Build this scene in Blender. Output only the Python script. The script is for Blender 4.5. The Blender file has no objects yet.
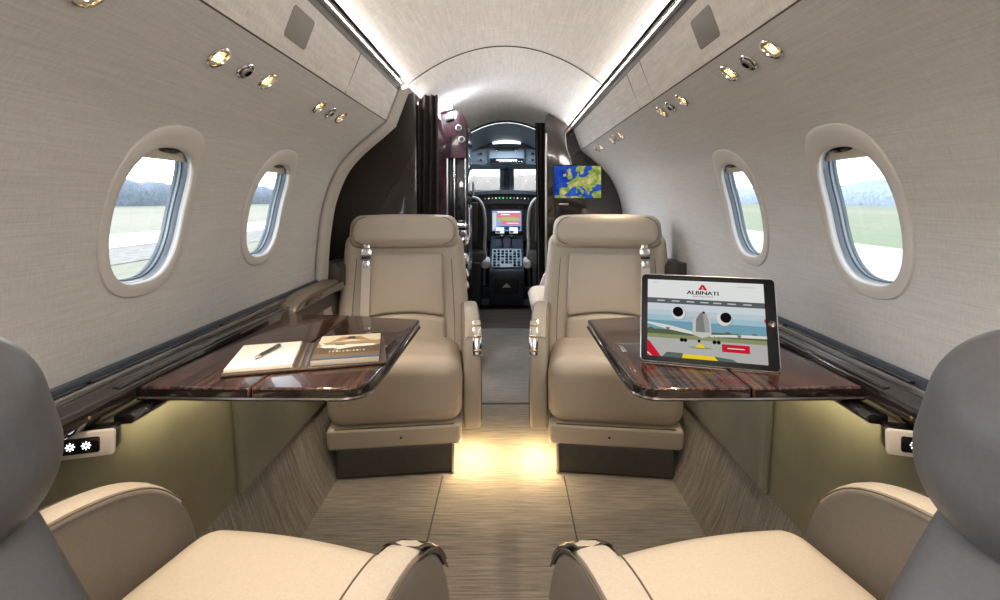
import bpy, bmesh, math, random
from math import sin, cos, pi, radians as R, sqrt
from mathutils import Vector as V, Matrix as MX
random.seed(7)
sc = bpy.context.scene
COL = sc.collection
CAMX, CAMZ, F = 0.012, 0.95, 500.0

# ------------------------------------------------------------------ materials
MAT = {}
def nmat(name):
    m = bpy.data.materials.new(name); m.use_nodes = True
    nt = m.node_tree; nt.nodes.clear()
    out = nt.nodes.new('ShaderNodeOutputMaterial')
    MAT[name] = m
    return m, nt, out
def pbsdf(nt, out, col, rough=.5, metal=0., coat=0., spec=.5, emit=None, es=0.):
    b = nt.nodes.new('ShaderNodeBsdfPrincipled')
    b.inputs['Base Color'].default_value = (*col, 1)
    b.inputs['Roughness'].default_value = rough
    b.inputs['Metallic'].default_value = metal
    b.inputs['Coat Weight'].default_value = coat
    b.inputs['Coat Roughness'].default_value = .03
    b.inputs['Specular IOR Level'].default_value = spec
    if emit:
        b.inputs['Emission Color'].default_value = (*emit, 1)
        b.inputs['Emission Strength'].default_value = es
    nt.links.new(b.outputs[0], out.inputs[0])
    return b
def mapping(nt, scale, rot=(0,0,0)):
    tc = nt.nodes.new('ShaderNodeTexCoord'); mp = nt.nodes.new('ShaderNodeMapping')
    mp.inputs['Scale'].default_value = scale; mp.inputs['Rotation'].default_value = rot
    nt.links.new(tc.outputs['Object'], mp.inputs['Vector'])
    return mp
def noise(nt, mp, scale=1., detail=4., rough=.55):
    n = nt.nodes.new('ShaderNodeTexNoise'); n.inputs['Scale'].default_value = scale
    n.inputs['Detail'].default_value = detail; n.inputs['Roughness'].default_value = rough
    nt.links.new(mp.outputs[0], n.inputs['Vector']); return n
def ramp(nt, src, stops):
    r = nt.nodes.new('ShaderNodeValToRGB'); e = r.color_ramp.elements
    while len(e) < len(stops): e.new(.5)
    for i, (p, c) in enumerate(stops):
        e[i].position = p; e[i].color = (*c, 1)
    nt.links.new(src, r.inputs[0]); return r
def bump(nt, src, b, strength=.2, dist=.002):
    bp = nt.nodes.new('ShaderNodeBump'); bp.inputs['Strength'].default_value = strength
    bp.inputs['Distance'].default_value = dist
    nt.links.new(src, bp.inputs['Height']); nt.links.new(bp.outputs[0], b.inputs['Normal'])
def simple(name, col, rough=.5, metal=0., coat=0., var=.12, nscale=40., spec=.5, bmp=0.):
    m, nt, out = nmat(name)
    b = pbsdf(nt, out, col, rough, metal, coat, spec)
    n = noise(nt, mapping(nt, (1,1,1)), nscale, 3)
    r = ramp(nt, n.outputs[0], [(.3, tuple(c*(1-var) for c in col)), (.7, tuple(min(1,c*(1+var)) for c in col))])
    nt.links.new(r.outputs[0], b.inputs['Base Color'])
    if bmp: bump(nt, n.outputs[0], b, bmp, .001)
    return m
def streak(name, a, c, sc1, sc2, rough=.8, bm=.25, mixf=.5, bd=.001):
    """woven look: two stretched noises multiplied"""
    m, nt, out = nmat(name)
    b = pbsdf(nt, out, a, rough, spec=.25)
    n1 = noise(nt, mapping(nt, sc1), 1, 3); n2 = noise(nt, mapping(nt, sc2), 1, 3)
    mx = nt.nodes.new('ShaderNodeMath'); mx.operation = 'MULTIPLY_ADD'
    nt.links.new(n1.outputs[0], mx.inputs[0]); mx.inputs[1].default_value = mixf
    m2 = nt.nodes.new('ShaderNodeMath'); m2.operation = 'MULTIPLY'; m2.inputs[1].default_value = 1-mixf
    nt.links.new(n2.outputs[0], m2.inputs[0]); nt.links.new(m2.outputs[0], mx.inputs[2])
    r = ramp(nt, mx.outputs[0], [(.36, a), (.64, c)])
    nt.links.new(r.outputs[0], b.inputs['Base Color'])
    bump(nt, mx.outputs[0], b, bm, bd)
    return m
def emis(name, col, st):
    m, nt, out = nmat(name)
    e = nt.nodes.new('ShaderNodeEmission'); e.inputs[0].default_value = (*col,1); e.inputs[1].default_value = st
    nt.links.new(e.outputs[0], out.inputs[0]); return m

streak('fabric', (.49,.475,.46), (.60,.585,.57), (330,9,330), (70,420,70), .85, .18, .55)
streak('ceiling_fabric', (.52,.49,.46), (.68,.645,.61), (200,9,60), (14,260,60), .85, .2, .5)
streak('carpet', (.13,.115,.098), (.36,.32,.28), (9,170,20), (330,520,330), .95, .8, .5, .003)
streak('carpet_side', (.12,.107,.094), (.32,.29,.255), (9,170,9), (330,520,330), .95, .8, .5, .003)
streak('mat', (.05,.04,.033), (.13,.105,.085), (4,60,4), (200,300,200), .8, .5, .6, .003)
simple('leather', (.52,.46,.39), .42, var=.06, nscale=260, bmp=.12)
simple('leather_mid_shaded', (.18,.162,.145), .42, var=.06, nscale=260, bmp=.12)  # darker leather_mid for the near arms, their shade put into the colour
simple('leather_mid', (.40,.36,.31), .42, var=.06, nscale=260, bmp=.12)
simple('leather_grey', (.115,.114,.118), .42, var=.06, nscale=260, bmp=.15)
simple('leather_dark', (.05,.045,.04), .5, bmp=.1)
simple('seam_dark', (.03,.029,.028), .8)
simple('stitch', (.12,.095,.07), .8)
simple('plastic_beige', (.60,.55,.49), .45, var=.03)
simple('bezel', (.56,.535,.51), .42, var=.02)
simple('white_gloss', (.58,.60,.62), .3, var=.02)
simple('seal_grey', (.12,.15,.19), .35, var=.05)
simple('seal_light', (.27,.32,.38), .3, var=.05)
simple('seal_dark', (.05,.065,.085), .4)
simple('dado', (.17,.155,.10), .48, var=.12, nscale=9, bmp=.05)
simple('dado_grey', (.17,.16,.13), .42, var=.08, nscale=9, bmp=.05)
simple('lacquer', (.014,.011,.010), .12, coat=1., var=.2, nscale=30)
simple('bulk', (.030,.023,.019), .10, coat=1., var=.15, nscale=30)
simple('bulk_trim', (.50,.47,.42), .45, var=.03)
simple('curtain', (.022,.018,.016), .85, var=.3, nscale=60, bmp=.2)
simple('gravel', (.20,.195,.185), .95, var=.3, nscale=2.5)
simple('tree_far_haze', (.30,.27,.255), .95, var=.06, nscale=.4)  # haze over the woods ahead is mixed into this colour
simple('recess', (.10,.09,.08), .6)
simple('tablet_glass', (.006,.006,.007), .2, spec=.08)
simple('dark_metal', (.16,.14,.13), .25, 1.)
simple('arm_brown', (.10,.083,.066), .42)
simple('chrome', (.80,.79,.77), .12, 1., var=.02)
simple('satin', (.55,.54,.52), .3, 1., var=.03)
simple('brass', (.78,.62,.38), .2, 1., var=.03)
simple('black', (.012,.012,.013), .4)
simple('black_gloss', (.008,.008,.009), .08, coat=1.)
simple('speaker', (.19,.17,.145), .6, var=.12, nscale=900, bmp=.3)
simple('paper', (.86,.84,.79), .6, var=.02)
simple('paper_edge', (.62,.58,.50), .7, var=.1, nscale=500)
simple('folder', (.085,.055,.04), .5, bmp=.15)
simple('alu', (.62,.62,.63), .3, 1., var=.02)
simple('white_pad', (.85,.84,.82), .7, var=.04)
simple('cockpit_grey', (.20,.255,.31), .5, var=.06)
simple('cockpit_dark', (.035,.045,.057), .45, var=.15)
simple('cockpit_light', (.38,.47,.54), .5, var=.05)
simple('pilot_dark', (.045,.042,.04), .6)
simple('pilot_grey', (.16,.15,.14), .6)
simple('belt', (.62,.58,.54), .7, var=.08, nscale=700, bmp=.3)
simple('seam', (.06,.05,.045), .8)
simple('purple_wood', (.020,.008,.011), .16, coat=.5, var=.5, nscale=14)
simple('concrete', (.60,.59,.57), .9, var=.05, nscale=.3)
simple('tree', (.20,.245,.31), .95, var=.22, nscale=.7)  # blue-grey of the distance haze painted into the foliage colour

def wood():
    m, nt, out = nmat('macassar')
    b = pbsdf(nt, out, (.05,.02,.015), .25, coat=.55, spec=.3)
    n1 = noise(nt, mapping(nt, (120,1.1,3)), 1, 3, .5); n2 = noise(nt, mapping(nt, (260,4,20)), 1, 2)
    ad = nt.nodes.new('ShaderNodeMath'); ad.operation='MULTIPLY_ADD'; ad.inputs[1].default_value=.7
    nt.links.new(n1.outputs[0], ad.inputs[0])
    m2 = nt.nodes.new('ShaderNodeMath'); m2.operation='MULTIPLY'; m2.inputs[1].default_value=.3
    nt.links.new(n2.outputs[0], m2.inputs[0]); nt.links.new(m2.outputs[0], ad.inputs[2])
    r = ramp(nt, ad.outputs[0], [(.40,(.008,.004,.0035)),(.50,(.042,.017,.012)),(.62,(.088,.042,.031))])
    nt.links.new(r.outputs[0], b.inputs['Base Color'])
wood()
def glass():
    m, nt, out = nmat('pane')
    t = nt.nodes.new('ShaderNodeBsdfTransparent'); t.inputs[0].default_value = (.95,.97,.98,1)
    g = nt.nodes.new('ShaderNodeBsdfGlossy'); g.inputs['Roughness'].default_value = .02
    mx = nt.nodes.new('ShaderNodeMixShader')
    mx.inputs[0].default_value=.03; nt.links.new(t.outputs[0], mx.inputs[1])
    nt.links.new(g.outputs[0], mx.inputs[2]); nt.links.new(mx.outputs[0], out.inputs[0])
glass()
def ground_mat():
    m, nt, out = nmat('grass_field')
    b = pbsdf(nt, out, (.3,.32,.24), .95)
    n = noise(nt, mapping(nt, (.02,.004,.02)), 1, 5); n2 = noise(nt, mapping(nt, (1.5,.8,1)), 1, 4)
    r = ramp(nt, n.outputs[0], [(.4,(.17,.205,.13)),(.6,(.235,.225,.18))])
    mx = nt.nodes.new('ShaderNodeMixRGB'); mx.blend_type='MULTIPLY'; mx.inputs[0].default_value=.4
    r2 = ramp(nt, n2.outputs[0], [(.35,(.6,.6,.6)),(.6,(1,1,1))])
    nt.links.new(r.outputs[0], mx.inputs[1]); nt.links.new(r2.outputs[0], mx.inputs[2])
    nt.links.new(mx.outputs[0], b.inputs['Base Color'])
ground_mat()
def map_land():
    m, nt, out = nmat('map_land')
    e = nt.nodes.new('ShaderNodeEmission')
    n = noise(nt, mapping(nt, (22,22,22)), 1, 5, .7)
    r = ramp(nt, n.outputs[0], [(.36,(.10,.28,.05)),(.5,(.36,.42,.10)),(.62,(.72,.60,.26))])
    nt.links.new(r.outputs[0], e.inputs[0]); e.inputs[1].default_value = .55
    nt.links.new(e.outputs[0], out.inputs[0])
map_land()
def map_sea():
    m, nt, out = nmat('map_sea')
    e = nt.nodes.new('ShaderNodeEmission')
    n = noise(nt, mapping(nt, (12,12,12)), 1, 3)
    r = ramp(nt, n.outputs[0], [(.35,(.010,.03,.28)),(.65,(.04,.13,.62))])
    nt.links.new(r.outputs[0], e.inputs[0]); e.inputs[1].default_value = .55
    nt.links.new(e.outputs[0], out.inputs[0])
map_sea()
emis('bulb', (1.,.82,.55), 30.)
emis('led_white', (.80,.88,1.), 14.)
emis('led_sun', (.85,.9,1.), 4.)
emis('led_warm', (1.,.72,.36), 3.)
emis('led_bar', (.85,.93,1.), 1.6)
emis('knob_glow', (.75,.9,.85), .7)
emis('knob_green', (.15,.9,.3), .8)
def scr(name, c, s=.62): emis('s_'+name, c, s)
scr('white', (.72,.74,.72)); scr('grey', (.10,.11,.12)); scr('text', (.55,.56,.56)); scr('black', (.006,.006,.008))
scr('red', (.55,.012,.03)); scr('sky1', (.58,.63,.66)); scr('sky2', (.34,.50,.58)); scr('sky3', (.16,.33,.42))
scr('trees', (.09,.12,.06)); scr('grass', (.25,.27,.13)); scr('run', (.42,.42,.40)); scr('yellow', (.80,.58,.02))
scr('plane', (.52,.52,.50)); scr('plane_d', (.20,.20,.19)); scr('plane_l', (.66,.66,.64)); scr('teal', (.10,.13,.12))
scr('sky0', (.47,.56,.61)); scr('plane_m', (.34,.34,.33)); scr('pink', (.75,.25,.32)); scr('green', (.45,.62,.25)); scr('navy', (.02,.06,.22)); scr('blue', (.30,.45,.85)); scr('pale', (.70,.80,.85), 1.1)
# printed colours on the brochure
for n, c in (('p_tan',(.42,.29,.15)),('p_dark',(.07,.05,.035)),('p_cream',(.80,.72,.55)),('p_white',(.86,.85,.82)),('p_brown',(.20,.13,.07)),('p_shade',(.12,.09,.06)),('p_blue',(.10,.15,.26))):
    simple(n, c, .3, var=.1, nscale=60)

# ------------------------------------------------------------------ mesh builder
class MB:
    def __init__(s, T=None): s.v=[]; s.f=[]; s.m=[]; s.T=T or MX.Identity(4); s.mi=0
    def add(s, vs, fs, mi=None):
        o=len(s.v); s.v += [s.T@V(p) for p in vs]
        s.f += [[i+o for i in f] for f in fs]; s.m += [s.mi if mi is None else mi]*len(fs)
    def grid(s, fn, nu, nv, mi=None, closeu=False, closev=False, skip=None):
        vs=[fn(i,j) for i in range(nu) for j in range(nv)]
        fs=[]
        for i in range(nu if closeu else nu-1):
            for j in range(nv if closev else nv-1):
                if skip and skip(i,j): continue
                a,b=(i+1)%nu,(j+1)%nv
                fs.append([i*nv+j, a*nv+j, a*nv+b, i*nv+b])
        s.add(vs,fs,mi)
    def rbox(s, c, size, r=.01, n=3, div=4, fn=None, mi=None):
        """box with rounded edges, optional deformation fn(p) in the box's own frame (centre 0)"""
        hs=[x/2 for x in size]; r=min([r]+[h*.999 for h in hs])
        ax=[]
        for h in hs:
            inn=h-r; k=[r*math.tan(pi/4*t/n) for t in range(n+1)]
            lo=[-(inn+x) for x in reversed(k)]; hi=[inn+x for x in k]
            mid=[-inn+2*inn*t/div for t in range(1,div)] if inn>1e-4 else []
            if inn<=1e-4: lo=lo[:-1]
            ax.append(lo+mid+hi)
        idx={}; vs=[]; fs=[]
        def vid(p):
            key=tuple(round(x,6) for x in p)
            if key in idx: return idx[key]
            q=[max(-(h-r),min(h-r,x)) for x,h in zip(p,hs)]
            d=V([a-b for a,b in zip(p,q)]); L=d.length
            w=V(q)+(d*(r/L) if L>1e-9 else d)
            if fn: w=V(fn(w))
            idx[key]=len(vs); vs.append(w+V(c)); return idx[key]
        for a in range(3):
            b,e=(a+1)%3,(a+2)%3
            for sg in (-1,1):
                for i in range(len(ax[b])-1):
                    for j in range(len(ax[e])-1):
                        q=[]
                        for (ii,jj) in ((i,j),(i+1,j),(i+1,j+1),(i,j+1)):
                            p=[0,0,0]; p[a]=sg*hs[a]; p[b]=ax[b][ii]; p[e]=ax[e][jj]; q.append(vid(p))
                        if sg<0: q.reverse()
                        if len(set(q))>2: fs.append(list(dict.fromkeys(q)))
        s.add(vs,fs,mi)
    def tube(s, pts, r, n=8, mi=None, closed=False):
        pts=[V(p) for p in pts]; N=len(pts); rings=[]
        for i,p in enumerate(pts):
            if closed: t=(pts[(i+1)%N]-pts[i-1]).normalized()
            else: t=(pts[min(i+1,N-1)]-pts[max(i-1,0)]).normalized()
            u=t.cross(V((0,0,1)));
            if u.length<.05: u=t.cross(V((1,0,0)))
            u.normalize(); w=t.cross(u); rr=r[i] if isinstance(r,(list,tuple)) else r
            rings.append([p+u*(cos(2*pi*k/n)*rr)+w*(sin(2*pi*k/n)*rr) for k in range(n)])
        vs=[q for g in rings for q in g]; fs=[]
        for i in range(N if closed else N-1):
            a=(i+1)%N
            for k in range(n):
                fs.append([i*n+k, a*n+k, a*n+(k+1)%n, i*n+(k+1)%n])
        if not closed: fs += [list(range(n))[::-1], [(N-1)*n+k for k in range(n)]]
        s.add(vs,fs,mi)
    def lathe(s, prof, fr, n=24, mi=None, e=(1,1)):
        """prof: (radius, height) ; fr: (origin, u, v, w) rotates round w ; mi may be list per band"""
        o,u,v,w=[V(x) for x in fr]
        vs=[o+u*(r*e[0]*cos(2*pi*k/n))+v*(r*e[1]*sin(2*pi*k/n))+w*h for r,h in prof for k in range(n)]
        for i in range(len(prof)-1):
            fs=[[k, (k+1)%n, n+(k+1)%n, n+k] for k in range(n)]
            s.add(vs[i*n:(i+2)*n], fs, mi[i] if isinstance(mi,(list,tuple)) else mi)
    def prism(s, poly, fr, d, mi=None, mis=None):
        """poly in (u,v) of frame, extruded d along w"""
        o,u,v,w=[V(x) for x in fr]; n=len(poly)
        a=[o+u*x+v*y for x,y in poly]; b=[p+w*d for p in a]
        s.add(a+b, [list(range(n))[::-1], list(range(n,2*n))], mi)
        s.add(a+b, [[i,(i+1)%n,n+(i+1)%n,n+i] for i in range(n)], mi if mis is None else mis)
    def flat(s, poly, fr, h=0., mi=None):
        o,u,v,w=[V(x) for x in fr]
        s.add([o+u*x+v*y+w*h for x,y in poly], [list(range(len(poly)))], mi)
    def build(s, name, mats, parent=None, smooth=40, bevel=0., seg=2, weld=True):
        if isinstance(mats,str): mats=[mats]
        me=bpy.data.meshes.new(name); me.from_pydata([tuple(p) for p in s.v],[],s.f)
        for m in mats: me.materials.append(MAT[m])
        me.polygons.foreach_set('material_index', s.m)
        bm=bmesh.new(); bm.from_mesh(me)
        if weld: bmesh.ops.remove_doubles(bm, verts=bm.verts, dist=1e-5)
        bmesh.ops.recalc_face_normals(bm, faces=bm.faces)
        if bevel:
            ed=[e for e in bm.edges if len(e.link_faces)==2 and e.calc_face_angle(0)>R(35)]
            bmesh.ops.bevel(bm, geom=ed, offset=bevel, segments=seg, profile=.5, affect='EDGES', clamp_overlap=True)
        bm.to_mesh(me); bm.free()
        if smooth:
            me.polygons.foreach_set('use_smooth',[True]*len(me.polygons)); me.set_sharp_from_angle(angle=R(smooth))
        ob=bpy.data.objects.new(name,me); COL.objects.link(ob)
        if parent is not None: ob.parent=parent
        return ob
def tag(o, label=None, cat=None, group=None, kind=None):
    for k,v in (('label',label),('category',cat),('group',group),('kind',kind)):
        if v: o[k]=v
    return o
def empty(name, loc=(0,0,0), rz=0., **k):
    o=bpy.data.objects.new(name,None); COL.objects.link(o); o.location=loc; o.rotation_euler=(0,0,rz)
    o.empty_display_size=.05
    return tag(o,**k)
XYZ=((1,0,0),(0,1,0),(0,0,1))
def tmesh(txt, size, align='CENTER'):
    cu=bpy.data.curves.new('t','FONT'); cu.body=txt; cu.size=size; cu.align_x=align; cu.resolution_u=2
    o=bpy.data.objects.new('t',cu); COL.objects.link(o); dg=bpy.context.evaluated_depsgraph_get()
    me=o.evaluated_get(dg).to_mesh(); vs=[tuple(v.co) for v in me.vertices]; fs=[list(p.vertices) for p in me.polygons]
    o.evaluated_get(dg).to_mesh_clear(); bpy.data.objects.remove(o); bpy.data.curves.remove(cu)
    return vs,fs
def write(mb, txt, size, x, y, fr, h, mi, align='CENTER', sx=1., bold=0.):
    vs,fs=tmesh(txt,size,align); o,u,v,w=[V(k) for k in fr]
    for dx in ((0.,) if not bold else (-bold,0.,bold)):
        mb.add([o+u*(x+dx+a*sx)+v*(y+b)+w*(h+abs(dx)*.01) for a,b,_ in vs], fs, mi)

# ------------------------------------------------------------------ cabin cross-section
def catmull(P, n=14):
    out=[]; Q=[P[0]]+P+[P[-1]]
    for i in range(1,len(Q)-2):
        p0,p1,p2,p3=Q[i-1],Q[i],Q[i+1],Q[i+2]
        for k in range(n):
            t=k/n
            out.append(tuple(.5*((2*b)+(-a+c)*t+(2*a-5*b+4*c-d)*t*t+(-a+3*b-3*c+d)*t**3) for a,b,c,d in zip(p0,p1,p2,p3)))
    return out+[P[-1]]
WALL=catmull([(.452,1.250),(.512,1.200),(.575,1.145),(.628,1.085),(.662,1.02),(.690,.94),(.706,.85),(.716,.76),(.724,.61)])
ARC=[0.]
for a,b in zip(WALL,WALL[1:]): ARC.append(ARC[-1]+math.dist(a,b))
S_END=ARC[-1]
def wsec(s):
    s=max(0.,min(S_END-1e-6,s))
    lo=0
    while ARC[lo+1]<s: lo+=1
    t=(s-ARC[lo])/(ARC[lo+1]-ARC[lo]); a,b=WALL[lo],WALL[lo+1]
    c=WALL[max(lo-1,0)]; d=WALL[min(lo+2,len(WALL)-1)]
    tx,tz=d[0]-c[0],d[1]-c[1]; L=math.hypot(tx,tz)
    return a[0]+(b[0]-a[0])*t, a[1]+(b[1]-a[1])*t, tx/L, tz/L
def wpt(side,s,y,h=0.):
    x,z,tx,tz=wsec(s); return V((side*(x+tz*h), y, z-tx*h))
def wframe(side,s,y):
    x,z,tx,tz=wsec(s)
    return wpt(side,s,y), V((0,1,0)), V((side*tx,0,tz)), V((side*tz,0,-tx))   # pos, along, down, inward
def s_at_z(z): return min((abs(wsec(k*.002)[1]-z),k*.002) for k in range(int(S_END/.002)))[1]
def ceil_z(x): return 1.545-.148*(x/.375)**2
Y0,Y1=-1.0,3.75
S_TOP,S_BOT=s_at_z(1.052),s_at_z(.788)
WS,WB,WA=(S_TOP+S_BOT)/2,(S_BOT-S_TOP)/2,.097
WIN_Y={-1:[.985,1.455,.49,.015],1:[.965,1.44,.49,.015]}
NEXP=2.7
def sup(th,a,b):
    c,s=cos(th),sin(th)
    return a*math.copysign(abs(c)**(2/NEXP),c), b*math.copysign(abs(s)**(2/NEXP),s)
S_LIGHT=s_at_z(1.207)
LIGHTS={-1:[(.435,'l'),(.615,'l'),(.895,'l'),(.985,'v'),(1.075,'l'),(1.37,'l'),(1.455,'v'),(1.545,'l')],
         1:[(.435,'l'),(.615,'l'),(.90,'l'),(.985,'v'),(1.07,'l'),(1.36,'l'),(1.45,'v'),(1.54,'l'),(2.10,'l'),(2.19,'v'),(2.28,'l'),(2.55,'l'),(2.66,'v')]}
SL={-1:s_at_z(1.205),1:s_at_z(1.222)}
def wall(side,name):
    ns,ny=92,476
    YE=1.935 if side<0 else Y1
    ss=[S_END*i/(ns-1) for i in range(ns)]; ys=[Y0+(YE-Y0)*j/(ny-1) for j in range(ny)]
    def skip(i,j):
        s=(ss[i]+ss[i+1])/2; y=(ys[j]+ys[j+1])/2
        for wy in WIN_Y[side]:
            if (abs(y-wy)/(WA+.008))**NEXP+(abs(s-WS)/(WB+.008))**NEXP<1: return True
        for ly,k in LIGHTS[side]:
            if math.hypot(y-ly,s-SL[side])<.013: return True
        return False
    mb=MB(); mb.grid(lambda i,j: wpt(side,ss[i],ys[j]), ns, ny, skip=skip)
    o=mb.build(name,'fabric',smooth=60,weld=False); tag(o,kind='structure')
    return o
wall(-1,'wall_left'); wall(1,'wall_right')
def sweep(name, prof, y0, y1, mat, parent=None, side=1, smooth=40, n=2, closed=False):
    mb=MB(); mb.grid(lambda i,j: (side*prof[i][0], y0+(y1-y0)*j/(n-1), prof[i][1]), len(prof), n, closeu=closed)
    return mb.build(name, mat, parent, smooth)
# ceiling
tag(sweep('ceiling',[(-.375+.75*i/40, ceil_z(-.375+.75*i/40)) for i in range(41)],Y0,Y1,'ceiling_fabric'),kind='structure')
for side,nm in ((-1,'left'),(1,'right')):
    # recess of the rail, valance panel, seam
    rec=[(.375,1.397),(.372,1.425),(.402,1.425),(.404,1.378),(.4065,1.367)]
    tag(sweep('trim_'+('1' if side<0 else '2'),rec,Y0,(1.935 if side<0 else Y1),'recess',side=side),kind='structure')
    val=[(.4065,1.367),(.446,1.262),(.452,1.250)]
    tag(sweep('wall_valance_'+nm,val,Y0,(1.935 if side<0 else Y1),'ceiling_fabric',side=side),kind='structure')
    mb=MB()
    mb.rbox((side*.4515,(Y0+(1.93 if side<0 else 3.0))/2,1.2515),(.0025,(1.93 if side<0 else 3.0)-Y0,.0035),.001,1,1)
    for yy in ((1.42,) if side<0 else (1.50,1.66)):
        for k in range(6):
            t0,t1=k/6,(k+1)/6
            a=V((side*(.406+.045*t0),yy,1.368-.115*t0)); b=V((side*(.406+.045*t1),yy,1.368-.115*t1))
            mb.tube([a,b],.0016,5)
    tag(mb.build('trim_'+('3' if side<0 else '4'),'seam'),kind='structure')
    # chrome rail running in the recess
    r=MB(); r.rbox((side*.389,(Y0+ (1.93 if side<0 else 3.0))/2,1.392),(.016,(1.93 if side<0 else 3.0)-Y0,.012),.004,2,1)
    tag(r.build('ceiling_rail','dark_metal'),'long metal rail in the ceiling slot above the '+('open folder' if side<0 else 'tablet'),'rail','ceiling rails')
# ceiling seam (hoop) at the end of the seating area and at the cockpit entry
mb=MB(); mb.tube([(x,1.93,ceil_z(x)-.001) for x in [-.375+.75*i/40 for i in range(41)]],.003,5)
tag(mb.build('trim_5','seam'),kind='structure')
mb=MB(); mb.tube([(x,3.75,ceil_z(x)-.004) for x in [-.375+.75*i/40 for i in range(41)]],.011,6)
tag(mb.build('trim_6','cockpit_dark'),kind='structure')
# aft wall
prof=[(x,ceil_z(x)) for x in (-.375,-.25,-.12,0,.12,.25,.375)]+[(.404,1.378),(.452,1.25)]+[WALL[i] for i in range(6,len(WALL),6)]+[(.66,.2),(.56,0)]
poly=prof[:]+[(-x,z) for x,z in reversed(prof) if x>.38]
mb=MB(); mb.prism(poly,((0,Y0,0),(1,0,0),(0,0,1),(0,-1,0)),.03)
tag(mb.build('wall_aft','fabric'),kind='structure')
# lower side walls and carpeted kick
for side,nm in ((-1,'left'),(1,'right')):
    low=[(.726,.625),(.712,.60),(.695,.55),(.688,.45),(.676,.33),(.655,.215)]
    tag(sweep('wall_lower_'+nm,low,Y0,Y1,'dado',side=side,smooth=60),kind='structure')
    k=[(.655,.222),(.652,.212),(.605,.07),(.575,.012),(.568,-.005)]
    tag(sweep('baseboard_'+nm,k,Y0,Y1,'carpet_side',side=side,smooth=60),kind='structure')
    # forward lower panel: rounded grey pad with piping
    ym=1.235
    def lowx(z):
        for (a,b),(c,d) in zip(low,low[1:]):
            if d<=z<=b: return a+(c-a)*(b-z)/(b-d)
        return low[-1][0]
    mb=MB(); nz=14
    zz=[.225+(.585-.225)*i/(nz-1) for i in range(nz)]
    yy=[ym+.03*math.sin(pi*0)+0]
    ysl=[0,.004,.012,.03,.3,.62]; off=[0,.007,.011,.012,.012,.012]
    mb.grid(lambda i,j:(side*(lowx(zz[i])-off[j]), ym+.028*((zz[i]-.40)/.18)**2*-1+ysl[j]+.03, zz[i]), nz, len(ysl))
    w=mb.build('lower_panel','dado_grey',smooth=50)
    tag(w,'grey leather lower side panel with piped edge under the '+('folder' if side<0 else 'tablet')+' table','wall panel','lower side panels')
    pp=MB(); pp.tube([(side*(lowx(z)-.006), ym-.028*((z-.40)/.18)**2+.03, z) for z in zz],.0035,6)
    pp.build('piping','dado',w)
    # oval pocket ring
    pk=MB(); pc=[]
    for t in range(28):
        a=2*pi*t/28; y_=1.62+.085*math.copysign(abs(cos(a))**.8,cos(a)); z_=.475+.07*math.copysign(abs(sin(a))**.8,sin(a))
        pc.append((side*(lowx(z_)-.014),y_,z_))
    pk.tube(pc,.004,6,closed=True); pk.build('pocket_rim','leather_grey',w)
# floor
mb=MB(); mb.rbox((0,(Y0+3.7)/2,-.01),(1.16,3.7-Y0,.02),.002,1,1)
tag(mb.build('floor','carpet'),kind='structure')
mb=MB(); mb.rbox((0,4.12,-.011),(1.3,.84,.02),.002,1,1)
tag(mb.build('floor_entry','mat'),kind='structure')
mb=MB()
for x in (-.213,.205): mb.rbox((x,1.36,.0005),(.004,.72,.003),.001,1,1)
mb.rbox((0,2.33,.001),(1.1,.014,.006),.002,1,1)
tag(mb.build('trim_7','seam'),kind='structure')

# ------------------------------------------------------------------ windows
def window(side,wy,idx):
    root=empty('window_%d'%idx,(0,0,0)); tag(root,kind='structure')
    n=72; ths=[2*pi*k/n for k in range(n)]
    oa,ob,osh=WA+.022,WB+.038,-.012
    fr=MB()
    rows=[(1.,0.),(1.,.0025),(.95,.0045),(.6,.006),(.2,.0065),(.06,.005),(0.,.0015)]
    def fp(i,k):
        t,h=rows[i]; y1,s1=sup(ths[k],WA,WB); y2,s2=sup(ths[k],oa,ob); s2+=osh
        return wpt(side, WS+s1+(s2-s1)*t, wy+y1+(y2-y1)*t, h)
    fr.grid(fp,len(rows),n,closev=True); fr.build('window_frame','bezel',root)
    rv=MB()
    rws=[(1.0,-.0015),(1.0,.004),(.985,.006),(.985,.018),(.965,.019),(.965,.0205),(.985,.0215),(.985,.027),(.965,.028),(.965,.0295),(.98,.030),(.98,.036)]
    mi=[0,0,1,2,2,1,3,2,2,1,3]
    for i in range(len(rws)-1):
        def rp(q,k,i=i):
            f,d=rws[i+q]; y1,s1=sup(ths[k],WA*f,WB*f); return wpt(side,WS+s1,wy+y1,-d)
        rv.grid(rp,2,n,closev=True,mi=[0,0,1,1,2,2,3,3,2,2,1][i])
    rv.build('reveal',['white_gloss','seal_grey','seal_dark','seal_light'],root)
    pn=MB()
    pts=[]
    for k in range(n):
        y1,s1=sup(ths[k],WA*.99,WB*.99); pts.append(wpt(side,WS+s1,wy+y1,-.034))
    c=sum(pts,V())/n
    pn.add(pts+[c],[[k,(k+1)%n,n] for k in range(n)]); pn.build('pane','pane',root)
    sh=MB(); s0,s1=-WB*.985,-WB*.985+.028
    def sp(i,j):
        s=s0+(s1-s0)*i/8; a=WA*.985*(max(0,1-(abs(s)/(WB*.99))**NEXP))**(1/NEXP)
        return wpt(side,WS+s,wy+a*(-1+2*j/14),-.012)
    sh.grid(sp,9,15)
    o=sh.build('shade','plastic_beige',root)
    h=MB(); h.T=MX.Identity(4)
    p,al,dn,nn=wframe(side,WS-WB*.93,wy+.012)
    h.lathe([(.0,.004),(.6,.004),(.9,.001),(1.,-.004)],(p-nn*.011,al*.035,dn*.0065,nn),20); h.build('shade_handle','black_gloss',o)
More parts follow.
